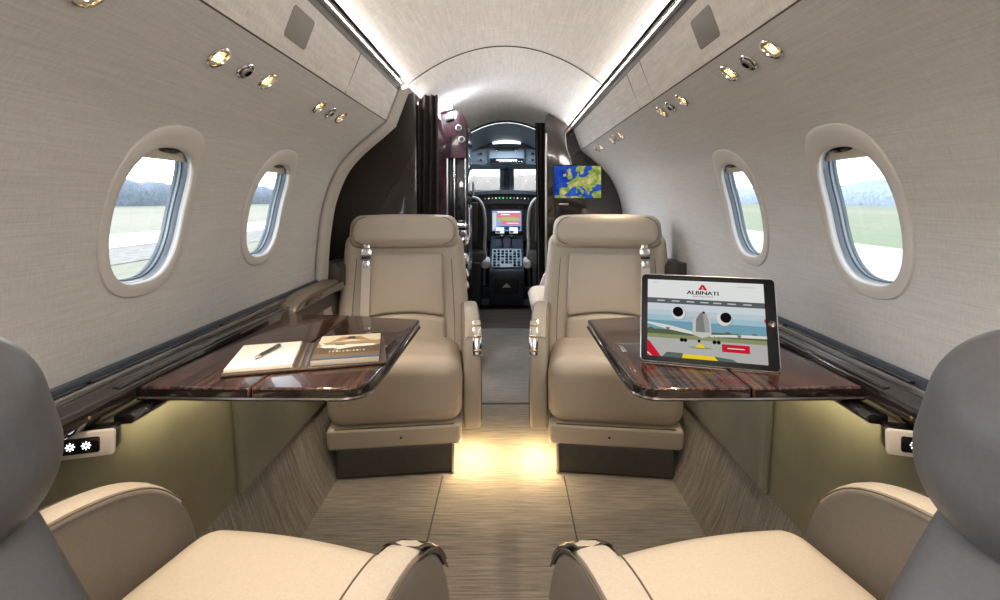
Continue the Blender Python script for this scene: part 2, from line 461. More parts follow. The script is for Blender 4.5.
for i,(sd,wy) in enumerate([(sd,WIN_Y[sd][k]) for k,sd in ((0,-1),(1,-1),(0,1),(1,1),(2,-1),(2,1),(3,-1),(3,1))]): window(sd,wy,i+1)

# ------------------------------------------------------------------ reading lights, vents, speaker panels
def lamp(name,kind,loc,energy,col,**k):
    l=bpy.data.lights.new(name,kind); l.energy=energy; l.color=col
    for a,b in k.items(): setattr(l,a,b)
    o=bpy.data.objects.new(name,l); COL.objects.link(o); o.location=loc; return o
def aim(o,d): o.rotation_euler=V(d).to_track_quat('-Z','Y').to_euler()
def lay_strip(o,d):
    # long side along the cabin, shining towards d
    z=-V(d).normalized(); y=V((0,1,0)); x=y.cross(z).normalized(); y=z.cross(x)
    o.rotation_euler=MX((x,y,z)).transposed().to_euler()
lab={-1:'folder',1:'tablet'}
def describe(side,y,k):
    what='warm light' if k=='l' else 'dark chrome air vent'
    wn='above the folder' if side<0 else 'above the tablet'
    if y<.5: return what+' overhead behind the camera, '+wn
    if y<.7: return what+' highest above the big cabin window, '+wn
    if y<1.2: cl='in the big trio'
    elif y<1.7: cl='in the small trio before the bulkhead'
    elif y<2.4: cl='in the tiny cluster by the map screen'
    else: return what+' last before the map screen'
    pos='' if k=='v' else (', bigger of its pair' if y in (.895,.90,1.37,1.36,2.10) else ', smaller of its pair')
    return what+' '+cl+pos+', '+(wn if y<1.2 else wn.split()[-1]+' side')
for side in (-1,1):
    for y,k in LIGHTS[side]:
        p,al,dn,nn=wframe(side,SL[side],y)
        nm='reading_light' if k=='l' else 'air_vent'
        root=empty(nm,p); tag(root,describe(side,y,k),'light' if k=='l' else 'vent',('reading lights' if k=='l' else 'air vents')+' along the cabin wall')
        fr=((0,0,0),al,dn,nn); sc_=1. if k=='l' else .9
        b=MB(); b.lathe([(.0235*sc_,-.001),(.0235*sc_,.002),(.0215*sc_,.004),(.0185*sc_,.0035),(.0175*sc_,.0)],fr,28); b.build('bezel','chrome',root)
        if k=='l':
            b=MB(); b.lathe([(.0178,.001),(.0165,-.007),(.012,-.013),(.006,-.016),(.0005,-.016)],fr,24); b.build('reflector','brass',root)
            b=MB(); b.lathe([(.0085,-.0155),(.0085,-.009),(.006,-.005),(.0004,-.004)],fr,14); b.build('bulb','bulb',root)
            tgt=V((side*.36, y-.02, .45)) if .7<y<1.2 else V((side*.33,.66,.42)) if y<.7 else V((side*.42,y+.22,.4))
            L=lamp('reading_lamp','SPOT',p+nn*.006,8. if y<.7 else 4.5 if y<1.2 else 7.,(1.,.80,.56),spot_size=R(66 if y>.7 else 84),spot_blend=1.,shadow_soft_size=.012)
            aim(L,tgt-p)
        else:
            b=MB(); b.lathe([(.0158,.0005),(.012,.004),(.0115,.008),(.008,.0095),(.0078,.006),(.0004,.005)],fr,24,mi=[0,1,1,0,0]); b.build('nozzle',['black_gloss','satin'],root)
    # grey square speaker cover on the valance
    o=V((side*.430,1.055,1.3135)); u=V((0,1,0)); v=V((side*.353,0,-.936)).normalized(); w=V((-side*.936,0,-.353)).normalized()
    root=empty('speaker_panel',o); tag(root,'square grey speaker cover on the ceiling edge, '+('folder' if side<0 else 'tablet')+' side','speaker','ceiling speaker covers')
    def rr(a,b,r,n=5):
        P=[]
        for cx,cy,a0 in ((a-r,b-r,0),(-a+r,b-r,90),(-a+r,-b+r,180),(a-r,-b+r,270)):
            for k in range(n+1): t=R(a0+90*k/n); P.append((cx+r*cos(t),cy+r*sin(t)))
        return P
    b=MB(); b.prism(rr(.053,.034,.009),((0,0,0),u,v,w),.004); b.build('grille','speaker',root,bevel=.001)
    b=MB(); q=[V((0,0,0))+u*x+v*y+w*.0015 for x,y in rr(.054,.035,.010)]; b.tube(q,.0014,5,closed=True); b.build('rim','seam',root)
def rr(a,b,r,n=5):
    P=[]
    for cx,cy,a0 in ((a-r,b-r,0),(-a+r,b-r,90),(-a+r,-b+r,180),(a-r,-b+r,270)):
        for k in range(n+1): t=R(a0+90*k/n); P.append((cx+r*cos(t),cy+r*sin(t)))
    return P

# ------------------------------------------------------------------ side ledges with table slot, switch panels
for side in (-1,1):
    nm='folder' if side<0 else 'tablet'
    root=empty('side_ledge',(side*.69,1.1,.55)); tag(root,'black lacquered side ledge under the cabin windows on the '+nm+' side','ledge','side ledges')
    O=V((side*.69,1.1,.55))
    def sw(prof,y0,y1,name,mat,par=root):
        mb=MB(MX.Translation(-O)); n=len(prof)
        mb.prism([(side*x,z) for x,z in prof],((0,y0,0),(1,0,0),(0,0,1),(0,1,0)),y1-y0)
        return mb.build(name,mat,par,bevel=.0025)
    sw([(.722,.632),(.690,.640),(.684,.628),(.652,.624),(.648,.600),(.660,.586),(.69,.583),(.70,.588),(.715,.60)],.28,2.02,'ledge_body','lacquer')
    sw([(.7205,.648),(.708,.648),(.708,.630),(.7215,.630)],.28,2.0,'back_strip','seal_dark')
    sw([(.688,.6385),(.686,.6405),(.6835,.6405),(.6835,.63)],.3,1.75,'inlay','satin')
    for a,b_ in ((.45,.83),(.85,1.22),(1.24,1.60)):
        sw([(.706,.637),(.706,.641),(.692,.6425),(.692,.638)],a,b_,'lid','black_gloss')
    sw([(.670,.6255),(.670,.629),(.656,.628),(.656,.624)],.86,1.5,'slot_cover','black_gloss')
    for yy in (.62,.70,.79):
        mb=MB(MX.Translation(-O)); mb.lathe([(.0035,0),(.003,.0015),(.0003,.002)],(V((side*.6495,yy,.605)),(0,1,0),(0,0,1),(-side,0,0)),10); mb.build('pin','brass',root)
    # dark mechanism below the table edge
    sw([(.652,.588),(.62,.590),(.612,.583),(.62,.574),(.652,.570)],.84,.96,'table_hinge','black_gloss')
    # raised end block forward
    sw([(.72,.70),(.675,.70),(.655,.68),(.652,.60),(.72,.60)],1.98,2.14,'end_block','leather_dark')
    # switch panel
    u=V((side*.9578,-.2873,0)); v=V((0,0,1)); w=V((-side*.2873,-.9578,0)); P0=V((side*.620,.808,.563))+u*.055
    r2=empty('switch_panel',P0); tag(r2,'beige framed switch panel with lit sun symbols under the ledge on the '+nm+' side','switch panel','switch panels under the ledges')
    frm=((0,0,0),u,v,w)
    b=MB(); b.prism([(-.05,-.019),(.05,-.019),(.05,.019),(-.05,.019)],(-w*.030,u,v,w),.031); b.build('housing','lacquer',r2,bevel=.002)
    b=MB(); b.prism(rr(.055,.0205,.006),frm,.009); b.build('frame','plastic_beige',r2,bevel=.003)
    b=MB(); b.prism(rr(.042,.0125,.004),((V(frm[0])+u*.006),u,v,w),.0102); b.build('screen','black_gloss',r2,bevel=.001)
    for cx in (-.018,.003,.024):
        b=MB(); c0=u*(cx)+w*.0106
        b.lathe([(.0034,0),(.0021,.0002)],(c0,u,v,w),16)
        for t in range(8):
            a=2*pi*t/8; d=u*cos(a)+v*sin(a); e=u*-sin(a)+v*cos(a)
            p=c0+d*.0043; q=c0+d*.0064
            b.add([p-e*.0008,p+e*.0008,q+e*.0006,q-e*.0006],[[0,1,2,3]])
        b.build('sun_symbol','led_sun',r2)
    # curved armrest moulding at the forward end of the ledge
    ar=empty('wall_armrest',(side*.64,1.72,.60)); tag(ar,'curved beige wall armrest behind the '+nm+' table','armrest','curved wall armrests')
    OA=V((side*.64,1.72,.60)); mb=MB(MX.Translation(-OA))
    path=[(1.50,.575),(1.515,.605),(1.55,.622),(1.62,.633),(1.72,.636),(1.90,.636)]
    path=catmull(path,5)
    def ap(i,j):
        y,z=path[i]; q=[(.690,0),(.690,.012),(.640,.012),(.632,.006),(.632,-.004),(.640,-.010),(.690,-.012)][j]
        return (side*q[0],y,z+q[1])
    mb.grid(ap,len(path),7,closev=True); mb.build('arm_band','arm_brown',ar)
    mb=MB(MX.Translation(-OA)); mb.prism([(y,z-.016) for y,z in path]+[(1.90,.55),(1.52,.55)],((side*.655,0,0),(0,1,0),(0,0,1),(side,0,0)),.012); mb.build('side_panel','leather_dark',ar)

# ------------------------------------------------------------------ tables
TZ=.617
def table(side):
    nm='open folder and brochure' if side<0 else 'tablet'
    O=V((side*.45,1.15,TZ-.026))
    root=empty('folding_table',O); tag(root,'glossy striped wood folding table carrying the '+nm,'table','folding cabin tables')
    def arcpts(cx,cy,r,a0,a1,n=6): return [(cx+r*cos(R(a0+(a1-a0)*k/n)),cy+r*sin(R(a0+(a1-a0)*k/n))) for k in range(n+1)]
    hx=-.445
    out=[(-.647,.893),(hx-.001,.884)]
    outer=[(-.647,.893),(hx-.0012,.886),(hx-.0012,1.448),(-.62,1.462)]
    inner=[(hx+.0012,.886)]+arcpts(-.285,.93,.045,-88,-10)+[(-.236,1.02),(-.234,1.30)]+arcpts(-.247,1.383,.014,0,85)+[(hx+.0012,1.446)]
    for poly,nm2 in ((outer,'fixed_leaf'),(inner,'fold_leaf')):
        mb=MB(MX.Translation(-O))
        P=[(side*-x*1. if side>0 else x,y) for x,y in poly]
        P=[((x if side<0 else -x),y) for x,y in poly]
        mb.prism(P,((0,0,TZ-.024),(1,0,0),(0,1,0),(0,0,1)),.024,0,1)
        lf=mb.build(nm2,['macassar','lacquer'],root,bevel=.004,seg=3)
    tr=MB(MX.Translation(-O))
    edge=[p for p in inner[:-1]]
    pts=[((x if side<0 else -x),y,TZ-.020) for x,y in [(-.648,.8915)]+edge]
    tr.tube(pts,.0035,6); tr.build('edge_trim','dark_metal',root)
    lt=MB(MX.Translation(-O)); lt.rbox((-side*-.268,1.12,TZ+.0006),(.010,.05,.0016),.0006,1,1); lt.build('latch','chrome',root)
    # inlaid border lines near the aisle end
    sp=MB(MX.Translation(-O)); sp.rbox((side*.56,1.2,TZ-.034),(.16,.34,.018),.004,2,1); sp.build('slide_rail','black',root)
    return root
table(-1); table(1)

# ------------------------------------------------------------------ folder with note pad, pen, brochure
def place(o,loc,rz): o.location=loc; o.rotation_euler=(0,0,rz)
FA=R(16)
Fm=MX.Translation((-.408,1.062,TZ))@MX.Rotation(FA,4,'Z')
rt=empty('leather_folder',(-.408,1.062,TZ),FA); tag(rt,'open dark brown leather folder lying on the table with note pad and brochure','folder')
b=MB(); b.rbox((-.079,0,.0035),(.140,.185,.006),.0025,2,2); b.build('cover',['folder'],rt)
b=MB(); b.rbox((.080,0,.0035),(.150,.190,.006),.0025,2,2); b.build('cover','folder',rt)
b=MB(); b.rbox((.004,0,.003),(.034,.185,.0045),.002,2,2); b.build('spine','folder',rt)
for x in (-.012,.000): 
    b=MB(); b.rbox((x,0,.0055),(.006,.17,.003),.0014,1,1); b.build('spine_strip','leather_grey',rt)
r2=empty('note_pad',Fm@V((-.085,0,.0066)),FA); tag(r2,'white paper note pad on the open folder under the pen','note pad')
b=MB(); b.rbox((0,0,.0035),(.120,.165,.006),.001,1,2); b.build('pages',['paper'],r2)
b=MB(); b.rbox((0,-.0005,.0006),(.122,.167,.0012),.0005,1,1); b.build('backing','paper_edge',r2)
pz=V((-.082,.008,.0152)); pc=Fm@pz
r3=empty('ballpoint_pen',(pc.x,pc.y,TZ+.0131+.0042),R(84)); tag(r3,'dark ballpoint pen with chrome tip on the white note pad','pen')
b=MB(); b.tube([(-.034,0,0),(.038,0,0)],.0040,12); b.build('barrel','black_gloss',r3)
b=MB(); b.tube([(-.034,0,0),(-.042,0,0),(-.050,0,0)],[.0042,.003,.0008],12); b.build('tip','chrome',r3)
b=MB(); b.rbox((.022,0,.0046),(.032,.0022,.0014),.0005,1,1); b.tube([(.038,0,0),(.041,0,0)],.0044,12); b.build('clip','chrome',r3)
r4=empty('jet_brochure',Fm@V((.078,-.002,.0066)),FA-R(3)); tag(r4,'glossy brochure with a photo of a jet, on the open folder','brochure')
b=MB(); b.rbox((0,0,.0055),(.130,.175,.011),.001,1,2); b.build('pages','paper_edge',r4)
b=MB(); fr=((0,0,.0112),(1,0,0),(0,1,0),(0,0,1)); hw,hh=.0652,.0878
b.prism([(-hw,-hh),(hw,-hh),(hw,hh),(-hw,hh)],((0,0,.0110),(1,0,0),(0,1,0),(0,0,1)),.0006,0)
z=.0008
b.flat([(-hw,-hh),(hw,-hh),(hw,-.055),(-hw,-.05)],fr,z,2)
b.flat([(-hw,-.05),(hw,-.055),(hw,-.005),(-hw,-.005)],fr,z,5)
b.flat([(-hw,-.005),(hw,-.005),(hw,.035),(-hw,.03)],fr,z,0)
b.flat([(-hw,.03),(hw,.035),(hw,hh),(-hw,hh)],fr,z,3)
b.flat([(-.045,.032),(-.02,.072),(.02,.072),(.047,.032),(.02,.04),(0,.052),(-.02,.04)],fr,z*1.2,0)
b.flat([(-.012,.05),(-.004,.075),(.008,.075),(.012,.05)],fr,z*1.4,4)
b.flat([(-.06,.0),(-.052,.012),(.03,.006),(.05,.004),(.058,-.002),(.05,-.010),(-.03,-.014),(-.05,-.01)],fr,z*1.4,1)
b.flat([(-.064,.026),(-.057,.026),(-.044,.008),(-.054,.006)],fr,z*1.4,1)
b.flat([(-.01,-.008),(.02,-.010),(-.02,-.026),(-.03,-.026)],fr,z*1.6,1)
b.flat([(-.028,.012),(-.01,.012),(-.008,.006),(-.028,.005)],fr,z*1.6,4)
for k in range(11):
    x=-.036+.0068*k; b.flat([(x,-.045),(x+.0016+.0012*(k%3),-.045),(x+.0022+.0012*(k%3),-.034),(x+.0006,-.034)],fr,z*1.6,3)
b.flat([(-hw,-hh),(hw,-hh),(hw,-hh+.012),(-hw,-hh+.012)],fr,z*1.8,6)
b.build('cover',['p_tan','p_white','p_brown','p_cream','p_dark','p_shade','p_blue'],r4,smooth=0,weld=False)

# ------------------------------------------------------------------ tablet
bl=V((.285,1.034,TZ)); br=V((.536,.957,TZ)); yaw=math.atan2(br.y-bl.y,br.x-bl.x)
TW=(br-bl).length; TH=.182; mid=(bl+br)/2; tilt=R(19)
rt=empty('tablet_computer',(mid.x,mid.y,TZ+.0012),yaw); tag(rt,'black bezelled tablet showing a jet website, propped up on the wooden table','tablet')
u=V((1,0,0)); v=V((0,sin(tilt),cos(tilt))); w=V((0,-cos(tilt),sin(tilt)))
fr=(V((0,0,0)),u,v,w)
def trr(a,b,r,cy): return [(x,y+cy) for x,y in rr(a,b,r,6)]
b=MB(); b.prism(trr(TW/2,TH/2,.010,TH/2),fr,-.0075); b.build('shell','alu',rt,bevel=.0015)
b=MB(); b.prism(trr(TW/2-.002,TH/2-.002,.008,TH/2),fr,.0008); b.build('front_glass','tablet_glass',rt)
sw_,shh=TW*.86,TH*.865
so=(v*(TH/2)-u*.004+w*.0011,u,v,w)
b=MB(); H=shh/2; W_=sw_/2
MS=['s_white','s_grey','s_text','s_black','s_red','s_sky1','s_sky2','s_sky3','s_trees','s_grass','s_run','s_yellow','s_plane','s_plane_d','s_plane_l','s_teal','s_sky0','s_plane_m']
mi={n[2:]:i for i,n in enumerate(MS)}
def N(px,py): return ((px*2-1)*W_,(1-py*2)*H)      # 0..1 screen coordinates, y down
lay=[0.0002]
def pg(P,c,k=1):
    b.flat([N(*p) for p in P],so,lay[0],mi[c]); lay[0]+=.00002
def rect(x0,y0,x1,y1,c): pg([(x0,y1),(x1,y1),(x1,y0),(x0,y0)],c)
def circ(cx,cy,r,c,ax=1.42): pg([(cx+r*cos(2*pi*k/20),cy+r*ax*sin(2*pi*k/20)) for k in range(20)],c)
b.prism([N(0,1),N(1,1),N(1,0),N(0,0)],so,.0001,mi['white'])
rect(0,.245,1,.315,'grey')
for k,x in enumerate((.12,.25,.38,.50,.61,.73,.86)): rect(x-.035,.272,x+.035,.286,'text')
rect(.05,.03,.10,.042,'text'); rect(.78,.05,.93,.062,'text')
rect(0,.315,1,.40,'sky1'); rect(0,.40,1,.47,'sky0'); rect(0,.47,1,.54,'sky2'); rect(0,.54,1,.665,'sky3'); rect(0,.655,1,.725,'trees'); rect(0,.715,1,.775,'grass'); rect(0,.765,1,1,'run')
for k in range(14): circ(.03+k*.073,.665+.012*((k*7)%3),.03,'trees',.9)
pg([(.30,1),(.60,1),(.57,.95),(.31,.95)],'yellow'); pg([(.13,1),(.30,1),(.31,.94),(.17,.94)],'teal'); pg([(.60,1),(.76,1),(.72,.97),(.57,.95)],'teal')
pg([(.34,.855),(.42,.845),(.46,.82),(.50,.845),(.565,.86),(.50,.87),(.40,.87)],'grass'); pg([(.41,.855),(.50,.857),(.475,.81),(.45,.81)],'yellow')
pg([(0,.565),(.20,.60),(.41,.665),(.42,.70),(.34,.685),(.16,.645),(0,.59)],'plane_l'); pg([(1,.655),(.80,.66),(.55,.685),(.54,.715),(.70,.70),(1,.69)],'plane_l')
pg([(.16,.625),(.20,.625),(.19,.66),(.17,.655)],'plane_d'); pg([(.76,.665),(.80,.665),(.79,.705),(.77,.70)],'plane_d')
pg([(.30,.455),(.43,.445),(.43,.475),(.30,.475)],'plane'); pg([(.52,.455),(.65,.475),(.65,.495),(.52,.485)],'plane')
pg([(.395,.70),(.395,.53),(.415,.455),(.445,.42),(.49,.375),(.525,.42),(.548,.50),(.553,.70),(.475,.735)],'plane')
pg([(.42,.66),(.425,.50),(.455,.43),(.485,.40),(.50,.66)],'plane_d'); pg([(.50,.66),(.487,.40),(.515,.43),(.535,.52),(.54,.66)],'plane_m')
pg([(.395,.64),(.36,.60),(.37,.56),(.395,.58)],'sky3'); pg([(.553,.66),(.575,.62),(.565,.58),(.55,.60)],'sky3')
circ(.492,.41,.010,'black')
for cx,cy in ((.276,.435),(.664,.475)):
    circ(cx,cy,.066,'plane_m'); circ(cx-.003,cy-.004,.062,'plane_l'); circ(cx+(-.006 if cx<.5 else .012),cy-.018,.046,'black')
for cx in (.30,.33,.575,.61):
    rect(cx-.004,.70,cx+.004,.75,'plane_d'); circ(cx,.775,.017,'black')
rect(.445,.72,.45,.76,'plane_d'); circ(.447,.775,.013,'black')
pg([(0,1),(.12,1),(.02,.82),(0,.80)],'red'); pg([(0,.95),(.04,1),(.03,1),(0,.97)],'white'); pg([(.985,.46),(1,.44),(1,.52)],'red')
rect(.635,.79,.86,.885,'red'); rect(.68,.832,.82,.842,'white')
# emblem: a red letter A cut by a bar
pg([(.448,.118),(.478,.048),(.498,.048),(.528,.118),(.505,.118),(.488,.080),(.471,.118)],'red'); pg([(.471,.118),(.480,.100),(.488,.093),(.497,.100),(.505,.118),(.488,.108)],'red')
write(b,'ALBINATI',.0112,*N(.488,.180),so,lay[0],mi['black'],sx=1.30,bold=.0005); lay[0]+=.00003
write(b,'AERONAUTICS',.0046,*N(.488,.215),so,lay[0],mi['grey'],sx=1.3)
b.build('screen',MS,rt,smooth=0,weld=False)
b=MB(); b.lathe([(.0065,.0009),(.0058,.0013),(.0054,.0010),(.0003,.0009)],(v*(TH/2)+u*(TW/2-.011),u,v,w),20); b.build('home_button','dark_metal',rt)
b=MB(); b.prism([(-TW/2+.02,.012),(TW/2-.02,.012),(TW/2-.05,.10),(-TW/2+.05,.10)],(-w*.0085,u,v,w),-.003)
hp=v*.10-w*.012
b.add([hp-u*.08,hp+u*.08,V((.09,.12,.0005)),V((-.09,.12,.0005)),hp-u*.08-w*.003,hp+u*.08-w*.003,V((.09,.123,.0005)),V((-.09,.123,.0005))],[[0,1,2,3],[4,5,6,7],[0,1,5,4],[2,3,7,6],[1,2,6,5],[0,3,7,4]])
b.build('stand','black',rt)

# ------------------------------------------------------------------ seats
def seat(loc,rz,inb,label,w=.46,hw=.45,belt=True,group='leather club seats',bw=.54,tilt=10,by=.105,hh=.136,shoulder=0.,arms=None,hr=.044,near=False):
    arms=arms or (-1,1)
    root=empty('cabin_seat',loc,rz); tag(root,label,'seat',group)
    # base
    b=MB(); b.rbox((0,.005,.053),(.40,.43,.106),.012,2,1); b.rbox((0,.03,.110),(.36,.44,.02),.006,1,1); 
    if loc[2]>0: b.rbox((0,.005,-loc[2]/1.6),(.36,.40,loc[2]/.8),.01,2,1)
    o=b.build('base','leather_dark',root)
    b=MB(); b.rbox((inb*.196,-.209,.053),(.012,.012,.104),.004,2,1); b.build('base_trim','satin',o)
    # cushion
    def cf(p):
        x,y,z=p; t=(z+.1175)/.235
        cr=.018*(1-(x/(w/2))**2)*max(0,t)*(1-max(0,(y/.27))**2*.2)
        yy=y
        if y<0: yy=y+ .045*max(0,1-t)**1.3*(-y/.27)       # front face leans in towards its foot
        xx=x*(1-.03*max(0,y/.27))
        return (xx, yy, z+cr*(.6+.4*(y<0)) - .035*max(0,(y+.1)/.37)*t)
    b=MB(); b.rbox((0,0,.287),(w,.54,.235),.062,5,8,cf); cu=b.build('seat_cushion','leather',root,smooth=80)
    # piping line round the cushion
    pts=[]
    for k in range(24):
        a=k/23; x=-w/2+.03+(w-.06)*a; pts.append((x,-.224,.178))
    b=MB(); b.tube(pts,.0022,5); b.build('piping','stitch',cu)
    if w<.45:   # welt near the back of the seat cushion
        b=MB(); b.tube([(-w/2+.02+(w-.04)*k/16,.045,.404+.012*(1-((-1+2*k/16))**2)) for k in range(17)],.0035,6); b.build('welt','leather',cu)
    b=MB()
    def ff(p):
        x,y,z=p; return (x,y+(.02*(-z+.04)/.08 if y<0 else 0),z)
    b.rbox((0,.005,.138),(w-.005,.47,.080),.014,3,3,ff); fpn=b.build('front_panel','leather',root)
    b=MB(); b.lathe([(.0045,0),(.0035,.0015),(.0003,.0012)],(V((inb*.02,-.222,.138)),(1,0,0),(0,0,1),(0,-1,0)),10); b.build('screw','black',fpn)
    # backrest, tilted
    T=MX.Translation((0,by,.34))@MX.Rotation(R(-tilt),4,'X')
    bh=.52
    def bf(p):
        x,y,z=p; t=(z+bh/2)/bh
        k=(1-.15*max(0,t-.25)**1.25)*(1-shoulder*max(0,t-.35)**3)
        yy=y-.022*abs(x/(bw/2))**3*(y<0)          # bolsters wrap forward
        return (x*k, yy+.02*sin(pi*t), z)
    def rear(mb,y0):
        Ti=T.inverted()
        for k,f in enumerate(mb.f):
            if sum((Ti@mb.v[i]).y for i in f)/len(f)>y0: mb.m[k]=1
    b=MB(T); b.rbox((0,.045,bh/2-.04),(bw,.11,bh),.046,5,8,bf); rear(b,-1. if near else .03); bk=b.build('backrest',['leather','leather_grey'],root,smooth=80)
    # centre pads: upper and lumbar with arched seam
    pw=bw*.62
    def uf(p):
        x,y,z=p; kk=1-.06*((z+.13)/.26)
        zz=z
        if z<0: zz=z+.020*(1-(x/(pw/2))**2)*(-z/.13)
        return (x*kk, y-.010*(1-(x/(pw/2))**2)*(1-(z/.14)**2), zz)
    b=MB(T); b.rbox((0,-.006,.262),(pw,.045,.265),.016,3,8,uf); b.build('upper_pad','leather',bk,smooth=80)
    def lf(p):
        x,y,z=p; zz=z
        if z>0: zz=z+.020*(1-(x/(pw/2))**2)*(z/.065)
        return (x,y-.012*(1-(x/(pw/2))**2),zz)
    b=MB(T); b.rbox((0,-.010,.058),(pw*1.02,.055,.135),.018,3,8,lf); b.build('lumbar_pad','leather',bk,smooth=80)
    # side seams on the bolsters
    for sx in (-1,1):
        b=MB(T)
        q=[V(bf((sx*bw*(.40 if near else .385),.0555 if near else -.0555,-.21+(.44 if near else .36)*t/12)))+V((0,.045,bh/2-.04)) for t in range(13)]
        b.tube(q,.0014,5); b.build('seam','seam_dark' if near else 'stitch',bk)
    # headrest
    def hf(p):
        x,y,z=p; t=abs(x)/(hw/2)
        return (x*(1+.02*(-z/.06)), y+.012*t**3*0-.008*(1-t*t)*(y<0), z+ .006*(1-t*t)*(z>0))
    b=MB(T); hz=.494 if near else .482
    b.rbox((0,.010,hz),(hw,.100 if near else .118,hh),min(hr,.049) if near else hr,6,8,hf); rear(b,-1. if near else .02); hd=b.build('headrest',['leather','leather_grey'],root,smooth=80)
    for sx in (-1,1):
        for dd in (0,.006):
            b=MB(T); q=[]
            for k in range(17):
                a=R(-88+176*k/16); rad=hh/2-.012; x=sx*(hw/2-hh/2+rad*cos(a)-dd); z=rad*sin(a)
                # point on the rounded front of the pad
                dx=max(0,abs(x)-(hw/2-hr)); dz=max(0,abs(z)-(hh/2-hr)); L=min(hr*.98,math.hypot(dx,dz))
                q.append(V(hf((x,(1 if near else -1)*((.059-hr)+sqrt(max(1e-9,hr*hr-L*L))),z)))+V((0,.010,hz)))
            b.tube(q,.0011,5); b.build('seam','seam_dark' if near else 'stitch',hd)
    # armrests
    for sx in arms:
        aw=.050 if near else .062; xc=sx*(w/2+aw/2+.004)
        prof=[(.22,.13),(.235,.49),(.16,.515),(.06,.537),(-.02,.545),(-.085,.535),(-.135,.508),(-.172,.46),(-.195,.39),(-.203,.30),(-.190,.20),(-.172,.13)]
        if near and sx!=inb: prof=[(y*1.30 if y<0 else y, z-.008) for y,z in prof]
        body=catmull(prof[1:],4)+[prof[0]]
        b=MB(); b.prism(body,((xc-aw/2,0,0),(0,1,0),(0,0,1),(1,0,0)),aw); am=b.build('armrest','leather_mid_shaded' if near else 'leather_mid',root,bevel=.013,seg=4,smooth=50)
        top=catmull(prof[1:8],4)
        b=MB()
        def tp(i,j):
            y,z=top[i]; a=top[max(i-1,0)]; c=top[min(i+1,len(top)-1)]
            ty,tz=c[0]-a[0],c[1]-a[1]; L=math.hypot(ty,tz); ny,nz=tz/L,-ty/L
            if nz<0: ny,nz=-ny,-nz
            q=[(-.026,-.006),(-.025,.002),(-.018,.0045),(0,.0055),(.018,.0045),(.025,.002),(.026,-.006)][j]
            return (xc+q[0]*aw/.062,y+ny*q[1],z+nz*q[1])
        b.grid(tp,len(top),7,closev=True); b.build('arm_pad','leather',am,smooth=60)
        for q in (-.0255,.0255):
            b=MB(); b.tube([(xc+q,y,z+.0005) for y,z in top],.0012,5); b.build('stitching','stitch',am)
        if sx==inb:
            # metal release plate wrapping the front corner; dark glossy cap where the near arms end
            cap=catmull(prof[5:9] if near else prof[6:9],5)
            b=MB(); x0,x1=(-1.02,1.02) if near else ((.05,1.06) if sx>0 else (-1.06,-.05))
            def cp(i,j):
                y,z=cap[i]; q=[(x0,-.004),(x0,.004),(x0*.85+x1*.15,.0065),(x0*.15+x1*.85,.0065),(x1,.004),(x1,-.004)][j]
                return (xc+q[0]*aw/2,y-q[1]*.8,z+q[1]*.6)
            b.grid(cp,len(cap)-(6 if near else 1),6,closev=True); rp=b.build('release_plate','black_gloss' if near else 'chrome',am,smooth=50)
            fx=xc+sx*(aw/2)
            if not near:
                b=MB(); b.prism([(-.10,.470),(-.15,.475),(-.185,.40),(-.11,.39)],((fx-sx*.003,0,0),(0,1,0),(0,0,1),(sx,0,0)),.006); b.build('side_plate','chrome',rp,bevel=.002)
                for k in range(3):
                    y,z=cap[2+3*k]; b=MB(); b.rbox((xc+sx*.018,y-.006,z+.003),(.028,.006,.008),.002,1,1); b.build('release_bar','brass',rp)
            b=MB(); b.prism([(.18,.15),(.18,.36),(-.12,.34),(-.165,.28),(-.15,.15)],((fx-sx*.002,0,0),(0,1,0),(0,0,1),(sx,0,0)),.007); b.build('side_panel','leather_dark',am,bevel=.003)
    if belt:
        bx=-inb*.148
        hb=MB(T); 
        pts=[(bx,-.052-.006*sin(pi*t)+(0 if t<.85 else .0),.395-.33*t) for t in [k/16 for k in range(17)]]
        vs=[];fs=[]
        def bp(i,j):
            x,y,z=pts[i]; q=[(-.017,0),(.017,0),(.017,-.0025),(-.017,-.0025)][j]; return (x+q[0],y+q[1],z)
        hb.grid(bp,17,4,closev=True); be=hb.build('seat_belt','belt',bk)
        b=MB(T); b.rbox((bx,-.054,.395),(.044,.012,.030),.004,2,1); b.rbox((bx,-.054,.345),(.030,.008,.035),.004,2,1); b.rbox((bx,-.052,.418),(.028,.008,.02),.004,2,1); b.build('buckle','chrome',be)
        b=MB(T); b.rbox((bx,-.061,.372),(.036,.004,.012),.001,1,1); b.build('buckle_tab','black',be)
        b=MB(T); b.rbox((bx,-.056,.075),(.034,.012,.022),.004,2,1); b.build('lower_buckle','chrome',be)
        b=MB(); b.rbox((inb*.15,.095,.392),(.045,.03,.012),.004,2,1); b.build('lap_buckle','chrome',bk)
    return root
seat((-.400,1.925,0),R(7),1,'beige leather seat facing the camera behind the table with the folder',arms=(1,))
seat((.405,1.925,0),R(-7),-1,'beige leather seat facing the camera behind the table with the tablet',arms=(-1,))
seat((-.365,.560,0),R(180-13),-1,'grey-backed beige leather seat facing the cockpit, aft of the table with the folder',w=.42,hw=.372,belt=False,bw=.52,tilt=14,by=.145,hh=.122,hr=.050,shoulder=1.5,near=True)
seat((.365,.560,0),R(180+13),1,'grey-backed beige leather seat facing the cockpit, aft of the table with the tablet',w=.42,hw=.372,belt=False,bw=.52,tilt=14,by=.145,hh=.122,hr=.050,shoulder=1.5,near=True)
lounge=seat((.385,2.62,.15),R(-90),1,'beige side-facing seat beside the aisle below the map screen',belt=False,bw=.40,w=.36,hw=.34)
lounge.scale=(1,1,.8)

